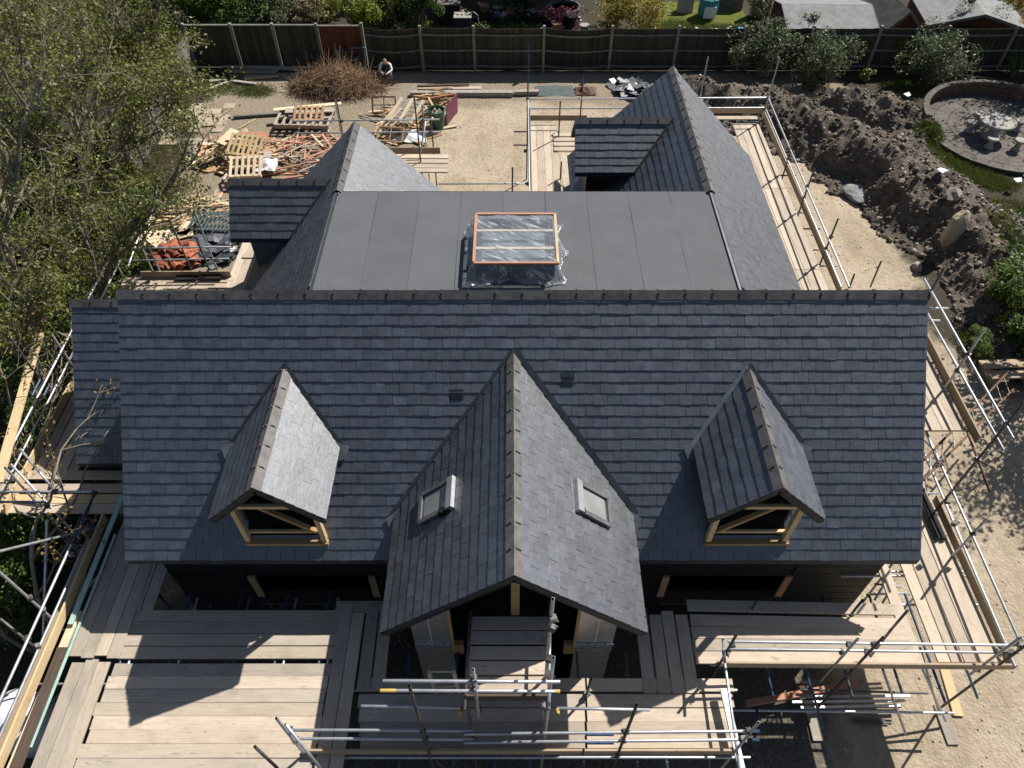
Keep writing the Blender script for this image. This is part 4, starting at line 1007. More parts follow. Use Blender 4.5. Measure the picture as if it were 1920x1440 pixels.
def scaffolds():
    # ---- front left deck
    s = Scaffold('board deck on tubes at the front left of the house under the left dormer', (-5.3, 4.5, 0))
    rows = [(1144, 1165), (1166, 1187), (1189, 1210), (1212, 1235), (1245, 1266), (1268, 1291), (1293, 1316), (1318, 1341), (1343, 1367), (1369, 1393), (1395, 1421), (1423, 1448), (1450, 1477)]
    lx = [252, 245, 234, 223, 212, 200, 192, 177, 172, 165, 129, 140, 150]; rx = [645, 637, 633, 627, 620, 614, 609, 605, 603, 597, 590, 580, 575]
    for (a, b), l, r in zip(rows, lx, rx):
        yc = (a+b)/2; z = D+R(-.004, .004); s.board(P(l, yc, z), P(r, yc+R(-1, 1), z), .222, BM)
    for x in (-7.1, -6.2, -5.2, -4.3, -3.5):
        s.transom((x, 2.6, D-.065), (x, 6.35, D-.065), random.choice(('steel', 'steel_blue')))
        s.transom((x+.16, 3.0, D-.065), (x+.16, 6.2, D-.065))
    for y in (3.0, 4.6, 5.9): s.ledger((-8.6, y, D-.12), (-3.2, y, D-.12))
    for x in (-8.3, -6.4, -4.6):
        for y in (3.05, 5.95): s.pole(x, y, 0, D-.1)
    # tubes standing in the gap before the wall
    for x, y, xx, yy in ((293, 1112, 322, 1143), (397, 1120, 392, 1143), (500, 1120, 512, 1143), (528, 1120, 524, 1143), (613, 1120, 608, 1143)):
        s.brace(PY(xx, yy, 6.1), PY(x, y, 6.35), 'steel_blue')
    # boards running back along the left edge
    for k, xc in enumerate((-7.21, -7.445, -7.675, -7.905)):
        s.board((xc, 5.05+R(-.08, .03), D+.04), (xc+.02, 8.95, D+.04), .222, BM)
    for xc in (-7.36, -7.59, -7.825): s.board((xc, 1.8, D), (xc+.0, 5.0+R(-.1, .0), D), .222, BM)
    s.board((-6.9, 5.9, D+.02), (-6.85, 8.6, D+.02), .222, 'board_grey'); s.board((-7.14, 5.9, D+.02), (-7.1, 8.6, D+.02), .222, 'board_grey')
    # outer edge: toe board, loose pale timber, glassy green strip
    s.toe((-8.42, 2.0, D+.2), (-8.38, 7.9, D+.2), 'new_pine', .22)
    s.board((-8.25, 2.0, D+.05), (-8.18, 5.9, D+.05), .15, 'pine_pale', th=.05)
    s.board((-8.60, 1.9, D+.02), (-8.52, 7.4, D+.02), .18, 'toe')
    for (x0, y0), (x1, y1), zz in (((0, 1313), (133, 1022), 3.2), ((25, 1323), (158, 1023), 2.68)):
        a, b = P(x0, y0, zz), P(x1, y1, zz); s.rail(a+(a-b)*.4, b, 'steel')
    s.rail(P(133, 1022, 3.2), P(176, 928, 3.2), 'steel_blue'); s.rail(P(158, 1023, 2.68), P(182, 965, 2.68), 'steel_blue')
    s.brace(P(0, 1160, 2.9), P(88, 1232, 1.9)); s.pole(-8.62, 5.75, 0, 5.2); s.pole(-8.55, 2.4, 0, 3.6)
    s.brace((-8.62, 5.8, 4.7), (-8.3, 8.3, 1.6)); s.brace((-8.6, 3.2, 2.4), (-8.6, 6.0, .2))
    s.clamp(P(50, 1198, 3.1), P(70, 1212, 2.7), P(135, 1040, 3.15), (-8.6, 5.75, 2.7), (-8.6, 5.75, 3.2))
    # ---- front centre
    s = Scaffold('board platform with guard rails and tall tubes in front of the porch gable', (0, 4, 0))
    for (a, b) in ((1271, 1296), (1301, 1326), (1328, 1353), (1355, 1378), (1379, 1400)):
        yc = (a+b)/2
        s.board(P(676-(1400-b)*.06, yc, D), P(1097, yc, D), .222, ('board', 'board_grey')); s.board(P(1101, yc, D), P(1375, yc+R(-1, 1), D), .222, 'board')
    s.toe((-3.4, 3.43, D+.19), (1.16, 3.43, D+.19), 'toe', .2); s.toe((1.2, 3.43, D+.19), (3.75, 3.43, D+.19), 'toe', .2)
    for xc in (-3.14, -2.90, -2.62, -2.36): s.board((xc, 4.45 if xc > -2.8 else 3.0, D+.02), (xc+R(-.02, .02), 6.0+R(-.2, .1), D+.02), .222, BM)
    for xc in (2.42, 2.68, 2.93, 3.17): s.board((xc, 4.40, D+.02), (xc+R(-.02, .02), 5.85+R(-.1, .2), D+.02), .222, BM)
    s.board(P(630, 1137, D), P(720, 1137, D), .222, 'board_grey')
    for z, y in ((3.47, 1370), (3.02, 1386)):
        a = PY(545, y-1, 3.45); b = PY(870, y, 3.45); c = PY(1400, y+1, 3.45)
        s.rail(a, b+Vector((.15, 0, 0)), 'steel'); s.rail(b+Vector((-.0, -.05, 0)), c, 'steel')
        s.rail(c, c+Vector((.2, 0, 0)), 'steel_blue')
        s.band(PY(1100, y+.5, 3.45)+Vector((0, -.05, 0)), PY(1150, y+.5, 3.45)+Vector((0, -.05, 0)), 'steel_blue')
    for z in (D-.14,): s.ledger((-3.6, 3.40, z), (4.0, 3.40, z)); s.ledger((-3.6, 4.5, z), (4.0, 4.5, z))
    s.pole(-1.38, 3.42, 0, 5.6, 'steel_dark'); s.pole(1.76, 3.40, 0, 4.8, 'steel_dark'); s.pole(-3.45, 3.42, 0, 4.2, 'steel'); s.pole(3.68, 3.42, 0, 4.0, 'steel')
    s.pole(.51, 3.95, 0, 7.1, 'steel'); s.pole(.54, 3.6, 0, 6.05, 'steel'); s.pole(-.51, 3.55, 3.85, 5.8, 'steel'); s.pole(1.30, 4.35, D-.2, 3.15, 'steel_dark')
    for y, l, r, yy in ((1277, 718, 1050, 3.5), (1295, 713, 1050, 3.5)):
        a, b = PY(l, y, yy), PY(r, y+1.5, yy); s.rail(a, b, 'steel')
        if y > 1280: s.band(a, a+(b-a)*.09, 'paint_yellow'); s.band(b-(b-a)*.03, b, 'paint_yellow')
    s.transom(PY(677, 1324, 3.72), PY(872, 1327, 3.72), 'steel'); s.transom(PY(1045, 1328, 3.72), PY(1218, 1331, 3.72), 'steel')
    s.rail(P(883, 1144, 4.5), P(871, 1332, 4.5), 'steel_dark'); s.rail(P(1031, 1127, 4.9), P(1029, 1330, 4.9), 'steel')
    s.transom(P(868, 1325, 3.85), P(858, 1348, 3.85), 'paint_yellow'); s.transom(P(1045, 1328, 3.85), P(1048, 1346, 3.85), 'paint_yellow')
    for a, b in ((1155, 1180), (1182, 1207), (1210, 1237), (1238, 1266), (1267, 1295)):
        yc = (a+b)/2; s.board(P(882-(b-1155)*.045, yc, 4.4), P(1027, yc, 4.4), .203, ('board', 'board_grey') if a < 1200 else 'board')
    s.toe(P(874, 1303, 4.57), P(1026, 1303, 4.57), 'wood_dark', .2)
    for x in (-.66, .52): s.ledger((x, 3.5, 4.32), (x, 5.0, 4.32))
    for x in (-.66,): s.pole(x, 3.65, 0, 4.3)
    # timber under the platform
    for x in (-2.6, -1.9, -1.0, -.3, .3, 1.2, 2.1, 2.6, 3.3):
        s.transom((x, 2.2+R(0, .5), D-.2), (x, 5.2, D-.2), random.choice(('steel', 'steel_blue', 'steel_dark')))
    s.brace((-1.3, 3.4, D-.3), (.4, 2.4, .2)); s.brace((-3.4, 3.4, 2.0), (-2.0, 2.2, .1))
    s.pole(-3.62, 2.9, 0, 3.35, 'steel'); s.brace(PY(478, 1400, 2.9), PY(520, 1440, 2.9), 'steel_dark')
    s.brace(PY(535, 1358, 3.4), PY(600, 1440, 3.0), 'steel')
    s.rail((3.70, 4.95, 2.8), (3.62, 3.1, 2.75), 'steel'); s.rail((3.62, 5.0, 3.2), (3.58, 4.6, 3.2), 'steel')
    put('lattice_beam', MBbar(2.4, .12, .05, 'alu_bright'), frame((3.66, 4.4, 2.55), (3.78, 2.0, 2.5)), s.t)
    for x, y in ((-1.38, 3.42), (1.76, 3.4), (3.68, 3.42), (-3.45, 3.42)):
        for z in (3.47, 3.02, D+.02, D-.15): s.clamp((x, y+.03, z))
    s.clamp((.52, 3.8, 5.5), (.52, 3.7, 5.15), (.52, 3.9, 6.6), (.52, 3.9, 6.3), (.52, 3.75, 3.65), (-.51, 3.53, 5.5), (-.51, 3.53, 5.15), (-.51, 3.6, 4.0), (1.3, 4.35, 2.4))
    # ---- front right
    s = Scaffold('board deck with double guard rail at the front right corner over the gravel', (6, 5, 0))
    for (a, b, l, r, sl_) in ((1123, 1145, 1288, 1692, 9), (1151, 1173, 1295, 1697, 8), (1175, 1196, 1297, 1706, 4), (1198, 1219, 1299, 1716, 3), (1222, 1243, 1304, 1730, 2)):
        s.board(P(l, (a+b)/2, D), P(r, (a+b)/2+sl_, D), .222, BM)
    s.toe((3.85, 4.88, D+.17), (9.0, 4.84, D+.17), 'toe', .2)
    for xc in (7.30, 7.78, 8.02, 8.26, 8.50): s.board((xc+.02, 4.95, D), (xc, 8.9, D), .222, 'board')
    s.board((8.72, 4.95, D), (8.70, 8.9, D), .222, 'board')
    s.toe((8.92, 4.85, D+.2), (8.88, 8.35, D+.2), 'toe', .22)
    for z, y in ((3.22, 1206), (2.88, 1220)):
        a = PY(1365, y-3, 4.93); b = PY(1912, y+4, 4.93); s.rail(a, b, 'steel')
    s.rail(P(1735, 806, 3.2), P(1912, 1203, 3.2), 'steel'); s.rail(P(1733, 850, 2.75), P(1903, 1250, 2.75), 'steel')
    s.rail(P(1733, 795, 3.2)+Vector((-.05, .1, -.3)), P(1745, 838, 2.9), 'steel')
    for x, y, z0, z1, mt in ((5.75, 4.85, 1.6, 3.62, 'steel'), (6.18, 4.85, 0, 3.62, 'steel_dark'), (8.68, 4.86, 0, 3.7, 'steel_dark'), (3.75, 4.92, 0, 3.6, 'steel_dark'), (8.78, 7.05, 0, 3.72, 'steel'), (7.05, 5.55, D-.2, 3.1, 'steel_dark'), (4.55, 5.95, D-.3, 2.7, 'steel_blue'), (6.5, 5.95, D-.3, 2.7, 'steel_blue'), (8.4, 4.86, 1.9, 3.68, 'steel')): s.pole(x, y, z0, z1, mt)
    for x in (4.6, 5.3, 6.0, 6.9, 7.6, 8.2): s.transom((x, 4.35+R(-.25, .2), D-.1), (x, 6.3, D-.1), random.choice(('steel_blue', 'steel', 'steel_dark')))
    for y in (4.95, 6.1): s.ledger((3.6, y, D-.15), (9.0, y, D-.15))
    # lower lift of tubes near the ground
    g = .75
    s.ledger(P(1345, 1331, g), P(1790, 1337, g), 'steel'); s.ledger(P(1500, 1293, .4), P(1740, 1300, .4), 'steel_dark')
    s.brace(P(1773, 1352, .15), P(1712, 1215, 1.9), 'steel'); s.brace(P(1762, 1340, .5), P(1725, 1215, 1.9), 'steel'); s.brace(P(1560, 1300, .6), P(1635, 1222, 2.0), 'steel_dark')
    s.transom(P(1655, 1255, D-.2), P(1698, 1376, .7), 'steel'); s.transom(P(1512, 1255, D-.2), P(1545, 1372, .7), 'steel_blue'); s.transom(P(1418, 1325, 1.1), P(1425, 1365, 1.1), 'steel_blue')
    for x, y in ((1770, 1352), (1523, 1345)):
        q = P(x, y, 0); m = MB(); m.box(q.x-.11, q.x+.11, q.y-.45, q.y+.3, 0, .045); m.build('sole_plate', 'wood_old', s.t)
    for x in (5.75, 6.18, 8.68, 3.75):
        for z in (3.22, 2.88, D+.0): s.clamp((x, 4.9, z))
    s.clamp((8.75, 7.05, 3.2), (8.85, 7.05, 2.75), (8.7, 4.95, 3.2), (8.6, 4.95, 2.85), (8.45, 4.9, 2.1), (8.45, 4.9, 2.9))
    for x, y in ((1795, 1035), (1740, 925), (1668, 1072), (1690, 1080)):
        q = P(x, y, D-.1); s.transom((q.x-1.2, q.y, D-.1), (9.12, q.y, D-.1), 'steel')
    for xx, yy, x2, y2 in ((1640, 1125, 1670, 1075), (1655, 1130, 1680, 1090), (1640, 1095, 1690, 1100), (1625, 1115, 1700, 1112)): s.brace(P(xx, yy, 1.0), P(x2, y2, 1.0), 'steel')
    # black gutter lengths lying on the boards
    m = MB()
    for dx in (0, .13): m.tube((8.58+dx, 7.4, D+.06), (8.55+dx, 9.3, D+.06), .055, n=8)
    o = m.build('gutter_length', 'plastic_black'); tag(o, 'pair of black plastic gutter lengths lying by the right toe board', 'gutter')
    # ---- gable end lift (right)
    s = Scaffold('short board lift with long guard rails beside the right gable end', (8.6, 9.8, 0)); Z = 4.2
    for xc in (8.05, 8.28, 8.51, 8.73): s.board((xc, 8.75, Z), (xc, 11.6, Z), .222, 'board')
    s.toe((8.92, 8.45, Z+.2), (8.92, 11.6, Z+.2), 'toe', .22)
    s.rail(P(1733, 523, 5.2), P(1900, 822, 5.2), 'steel'); s.rail(P(1733, 577, 4.75), P(1882, 844, 4.75), 'steel')
    s.pole(8.86, 9.83, 0, 5.86, 'steel'); s.pole(8.86, 8.12, 0, 5.8, 'steel_dark'); s.pole(8.86, 11.7, 0, 5.8, 'steel_dark')
    for y, z in ((578, 5.1), (601, 4.7)): a = P(1730, y, z); s.transom(a, P(1778 if y < 590 else 1762, y, z), 'steel')
    s.ledger(P(1810, 800, 4.1), P(1856, 921, 4.1), 'steel_rust'); s.ledger(P(1733, 800, 4.05), P(1760, 870, 4.05), 'steel')
    s.transom((7.6, 8.8, Z-.07), (9.1, 8.8, Z-.07), 'steel_dark'); s.transom((7.6, 10.6, Z-.07), (9.1, 10.6, Z-.07), 'steel_dark')
    s.clamp((8.86, 9.83, 5.2), (8.86, 9.83, 4.75), (8.86, 8.12, 5.2), (8.86, 8.12, 4.75), (8.86, 8.12, 4.1), P(1790, 982, 3.1), P(1776, 940, 3.2))
    # ladder beam raking away from the house
    t = thing('ladder_beam', 'rusty tubular ladder beam slanting out from the right gable end', 'ladder', P(1735, 890, 3.9))
    A0, A1, B0, B1 = P(1733, 862, 4.3), P(1888, 700, 1.6), P(1731, 900, 4.3), P(1900, 730, 1.6)
    for a, b in ((A0, A1), (B0, B1)):
        M = frame(a, b) @ Matrix.Diagonal(((b-a).length, 1, 1, 1)); put('stile', TUBES['steel_rust'], M, t)
    for k in range(9):
        u = (k+.5)/9; m = MB(); m.tube(A0.lerp(A1, u), B0.lerp(B1, u), .012, n=6); m.build('rung', 'steel_dark', t)
    # ---- rear right run
    s = Scaffold('long narrow board run with double rails along the right rear wing', (8.3, 18, 0)); Z = D
    for xc in (7.75, 7.98, 8.21, 8.44):
        for y0, y1 in ((11.9, 15.8), (15.82, 19.7), (19.72, 23.6)): s.board((xc, y0, Z), (xc, y1, Z), .222, 'board')
    a, b = P(1425, 213, Z+.2), P(1556, 540, Z+.2); s.toe((8.78, 12.0, Z+.2), (8.82, 24.4, Z+.2), 'toe', .22)
    s.toe((6.6, 24.3, Z+.2), (8.8, 24.3, Z+.2), 'toe', .2); s.board((6.0, 24.0, Z), (8.6, 24.0, Z), .222, 'board'); s.board((6.2, 24.6, Z), (8.7, 24.6, Z), .222, 'board')
    s.rail(P(1440, 183, 3.15), P(1592, 538, 3.15), 'steel'); s.rail(P(1436, 205, 2.75), P(1577, 538, 2.75), 'steel')
    s.rail(P(990, 186, 3.15), P(1437, 183, 3.15), 'steel'); s.rail(P(990, 204, 2.75), P(1435, 202, 2.75), 'steel')
    cx = P(1440, 183, 3.15)
    s.pole(cx.x, cx.y, 0, 4.5, 'steel'); q = P(1313, 183, 3.1); s.pole(q.x, q.y, 0, 4.5, 'steel')
    for px_, py_ in ((1513, 352), (1556, 447), (1483, 280)): q = P(px_, py_, 3.1); s.pole(q.x+.02, q.y, 0, 3.75, 'steel_dark'); s.clamp((q.x, q.y, 3.15), (q.x, q.y, 2.75))
    q = P(1640, 515, 1.7); s.brace(P(1632, 538, 1.5), P(1652, 490, 2.6), 'steel_dark'); s.brace(P(1592, 540, 1.9), P(1602, 514, 2.6), 'steel_dark')
    for y_ in (230, 330, 400, 430, 470, 500): q = P(1480+(y_-230)*.42, y_, Z-.1); s.transom((7.9, q.y, Z-.08), (9.1, q.y, Z-.08), random.choice(('steel', 'steel_blue')))
    s.clamp(cx, (cx.x, cx.y, 2.75), (cx.x, cx.y, Z))
    # ---- courtyard deck at the back
    s = Scaffold('pale board deck with a tall tube in the rear courtyard beside the small dormer', (1.2, 22, 0))
    for xc in (.70, .94, 1.18, 1.42):
        s.board((xc, 18.0, Z), (xc, 23.6, Z), .222, 'board')
    for k in range(4): s.board((1.40, 21.9+k*.3, Z+.05), (2.6, 21.9+k*.3, Z+.05), .222, 'board')
    for xc in (1.70, 1.93): s.board((xc, 18.4, Z+.02), (xc, 21.7, Z+.02), .222, 'board')
    s.toe((.58, 23.8, Z+.2), (2.6, 23.8, Z+.2), 'toe', .2)
    q = P(990, 186, 3.15); s.pole(q.x, q.y, 0, 5.0, 'steel_blue'); s.rail((q.x, q.y, 3.15), (q.x-.04, 17.2, 3.15), 'steel'); s.rail((q.x+.06, q.y, 2.75), (q.x+.03, 17.2, 2.75), 'steel_dark')
    q2 = P(1090, 183, 3.15); s.pole(q2.x, q2.y, 0, 3.9, 'steel_dark'); s.ledger(P(822, 345, 2.0), P(992, 344, 2.0), 'steel')
    for px_, py_, h in ((960, 345, 2.7), (1047, 268, 3.6), (1050, 345, 2.9)): q = P(px_, py_, Z-.2); s.pole(q.x, q.y, 0, h, 'steel_dark')
    for py_ in (243, 268): q = P(985, py_, Z); s.transom((q.x-.4, q.y, Z-.08), (q.x+1.2, q.y, Z-.08), 'steel_dark')
    s.clamp((q.x, q.y, 2.0), P(990, 186, 3.15), P(990, 204, 2.75), P(990, 345, 2.0))
    # ---- left courtyard tower
    s = Scaffold('small scaffold bay with brown toe board behind the left wing gable', (-2.6, 19.6, 0))
    a, b = P(548, 227, 3.15), P(824, 224, 3.15); s.rail(a, b, 'steel'); s.rail(P(552, 250, 2.7), P(825, 247, 2.7), 'steel')
    s.toe(P(690, 276, 2.4), P(825, 276, 2.4), 'toe', .24)
    for py_ in (292, 301, 310, 318): s.board(P(700, py_, D), P(840, py_+1, D), .222, 'board')
    for px_, py_, h, mt in ((642, 248, 3.9, 'steel_dark'), (790, 318, 4.5, 'steel_dark'), (800, 285, 3.7, 'steel'), (812, 270, 3.4, 'steel_dark')): q = P(px_, py_, 2.0); s.pole(q.x, q.y, 0, h, mt)
    s.brace(P(786, 300, 2.3), P(798, 228, 3.3), 'steel'); s.clamp(P(795, 248, 2.7), P(793, 226, 3.15), P(640, 227, 3.15), P(808, 248, 2.7))
    # ---- left rear run
    s = Scaffold('board run with rails along the left side beside the lower roof', (-9.8, 12, 0))
    s.rail(P(212, 466, 3.15), P(434, 463, 3.15), 'steel'); s.rail(P(212, 489, 2.68), P(430, 485, 2.68), 'steel')
    for (x0, y0), (x1, y1), zz in (((-10, 900), (214, 466), 3.15), ((12, 905), (226, 488), 2.68)):
        a, b = P(x0, y0, zz), P(x1, y1, zz); s.rail(a, b, 'steel')
    s.band(P(60, 742, 3.15), P(75, 712, 3.15), 'steel_blue'); s.band(P(82, 742, 2.68), P(92, 722, 2.68), 'steel_blue')
    s.toe(P(262, 509, D+.2), P(430, 508, D+.2), 'toe', .2)
    for k, py_ in enumerate((524, 536)): s.board(P(226, py_, D), P(440, py_, D), .222, 'board')
    for xc in (-7.75, -7.98, -8.21): s.board((xc+.55, 13.9, D), (xc+.55, 17.6, D), .222, 'board')
    s.board(P(455, 478, D+.04), P(490, 478, D+.04), .222, 'board')
    for xc in (-9.55, -9.8, -10.05, -10.3): s.board((xc, 8.9, D), (xc, 12.8, D), .222, BM); s.board((xc, 12.82, D), (xc, 15.4, D), .222, BM)
    s.toe((-10.5, 8.0, D+.2), (-10.45, 13.5, D+.2), 'new_pine', .22)
    for py_ in (890, 915, 935, 953): s.board(P(-20, py_, D), P(236, py_, D), .222, ('board', 'board', 'new_pine'))
    s.rail(P(-10, 922, 3.15), P(176, 922, 3.15), 'steel'); s.rail(P(-10, 941, 2.7), P(85, 941, 2.7), 'steel_blue')
    for px_, py_, h, mt in ((213, 485, 4.2, 'steel'), (350, 485, 3.8, 'steel_dark'), (405, 500, 4.2, 'steel'), (395, 512, 3.6, 'steel_dark'), (300, 510, 3.7, 'steel'), (268, 470, 3.9, 'steel'), (640, 250, 3.6, 'steel')): q = P(px_, py_, 2.4); s.pole(q.x, q.y, 0, h, mt)
    s.brace(P(18, 632, 4.6), P(66, 700, 3.2), 'steel_dark'); s.brace(P(38, 842, 3.5), P(103, 920, 3.1), 'steel'); s.brace(P(20, 870, 3.0), P(150, 1010, 1.8), 'steel')
    s.brace(P(88, 975, 3.2), P(80, 1225, 1.2), 'steel'); s.brace(P(176, 925, 3.15), P(150, 1000, 2.6), 'steel_blue'); s.brace(P(275, 440, 3.0), P(300, 330, 3.0), 'steel'); s.brace(P(240, 500, 2.8), P(290, 360, 2.8), 'steel')
    s.pole(-9.9, 8.2, 0, 3.7, 'steel'); s.pole(-10.6, 12.0, 0, 3.6, 'steel')
    s.clamp(P(66, 700, 3.15), P(103, 922, 3.15), P(87, 948, 3.1), P(176, 925, 3.15), P(213, 466, 3.15), P(305, 464, 3.1), P(405, 487, 2.7))
    t = put('loose_plank', MBbar(4.3, .2, .05, 'new_pine'), frame(P(-6, 905, 3.35), P(62, 662, 3.35)))
    tag(t, 'long pale yellow plank laid along the rails at the far left', 'plank')
    t = put('dark_plank', MBbar(2.0, .2, .04, 'wood_dark'), frame(P(28, 1440, 2.4), P(98, 1262, 2.4)))
    tag(t, 'dark stained plank lying on the outer edge of the front left deck', 'plank')
    m = MB(); m.box(-8.22, -8.12, 5.6, 8.4, D+.10, D+.13); m.box(-8.05, -8.0, 3.5, 7.5, D+.07, D+.085)
    tag(m.build('green_strip', 'pale_green'), 'translucent pale green strips lying along the front left deck boards', 'strip')
    # black trays on the rear left boards
    m = MB(); q = P(365, 521, D+.02)
    m.box(q.x-.5, q.x+.1, q.y-.12, q.y+.12, D+.03, D+.07); m.box(q.x+.15, q.x+.75, q.y-.1, q.y+.14, D+.03, D+.09)
    tag(m.build('black_tray', 'plastic_black'), 'flat black plastic trays on the boards behind the main ridge, left', 'tray')
scaffolds()
def access_ladder():
    a0, a1 = PY(805, 1256, 4.35), PY(868, 1345, 4.55)
    t = thing('ladder', 'pale timber access ladder rising through the porch platform', 'ladder', (a1.x-.2, 4.5, .5))
    L0, R0 = PY(804, 1256, 4.3), PY(851, 1256, 4.3); L1, R1 = PY(838, 1345, 4.75), PY(872, 1340, 4.75)
    for a, b in ((L0, L1), (R0, R1)):
        b = a+(b-a)*1.8; put('stile', MBbar((b-a).length, .045, .07, 'pine_pale'), frame(a, b, (0, 1, 0)), t)
    for k in range(11):
        u = .03+k*.14; m = MB(); m.tube(L0+(L1-L0)*u, R0+(R1-R0)*u, .016, n=8); m.build('rung', 'pine_pale', t)
access_ladder()
# ------------------------------------------------------------------ building waste in the rear yard
def heap(name, label, cat, group, cx, cy, rx, ry, hgt, n, L, wd, th, mats, yaw=None, spread=.5, seed=0):
    """Loose pieces lying over one another: each one its own object."""
    rg = random.Random(seed); c = P(cx, cy, 0)
    for k in range(n):
        a = rg.uniform(0, 6.28); r = math.sqrt(rg.random()); x, y = c.x+math.cos(a)*r*rx, c.y+math.sin(a)*r*ry
        l = rg.choice((L[0], L[0]*.6+L[1]*.4, L[1], (L[0]+L[1])/2)); w_ = rg.choice(wd); t = rg.choice(th)
        yw = rg.uniform(0, 6.28) if yaw is None else yaw+rg.gauss(0, spread)
        z = .03+hgt*max(0, 1-r*r)*rg.uniform(.25, 1.0)
        pt = rg.gauss(0, .12)*min(1, z*3)
        z = max(z, abs(math.sin(pt))*l/2+t)
        M = Matrix.Translation((x, y, z)) @ Matrix.Rotation(yw, 4, 'Z') @ Matrix.Rotation(pt, 4, 'Y') @ Matrix.Rotation(rg.gauss(0, .25), 4, 'X') @ Matrix.Translation((-l/2, 0, 0))
        tag(put(name, MBbar(l, w_, t, rg.choice(mats)), M), label, cat, group)
def pallet(label, cx, cy, z, yaw=0., pitch=0., w=1.2, d=1.0, mat='wood_old', n=7, group='pallets', name='pallet', cat='pallet', loc=None):
    p = loc or P(cx, cy, z); M = Matrix.Translation(p) @ Matrix.Rotation(yaw, 4, 'Z') @ Matrix.Rotation(pitch, 4, 'X')
    t = thing(name, label, cat, p, group)
    for y in (-d/2+.05, 0, d/2-.05): put('bearer', MBbar(w, .09, .09, mat), M @ Matrix.Translation((-w/2, y, .11)), t)
    for k in range(n):
        x = -w/2+.05+(w-.1)*k/(n-1); put('slat', MBbar(d, .1, .02, mat), M @ Matrix.Translation((x, -d/2, .132)) @ Matrix.Rotation(math.pi/2, 4, 'Z'), t)
    for y in (-d/2+.06, d/2-.06): put('bottom_slat', MBbar(w, .1, .02, mat), M @ Matrix.Translation((-w/2, y, .018)), t)
    return t
def lying(name, label, cat, p0, p1, wd, th, mat, z=.05, z1=None, group=None):
    a, b = P(*p0, z), P(*p1, z if z1 is None else z1)
    return tag(put(name, MBbar((b-a).length, wd, th, mat), frame(a, b)), label, cat, group)
def open_frame(label, M, w, h, cols, rows, mat, group='window frames'):
    p = M.translation; t = thing('window_frame', label, 'window frame', p, group)
    for y in (0, h): put('rail', MBbar(w, .06, .05, mat), M @ Matrix.Translation((0, y, 0)), t)
    for k in range(rows-1): put('glazing_bar', MBbar(w, .035, .04, mat), M @ Matrix.Translation((0, h*(k+1)/rows, -.005)), t)
    for x in (0, w): put('stile', MBbar(h, .06, .05, mat), M @ Matrix.Translation((x, 0, .004)) @ Matrix.Rotation(math.pi/2, 4, 'Z'), t)
    for k in range(cols-1): put('mullion', MBbar(h, .035, .04, mat), M @ Matrix.Translation((w*(k+1)/cols, 0, .002)) @ Matrix.Rotation(math.pi/2, 4, 'Z'), t)
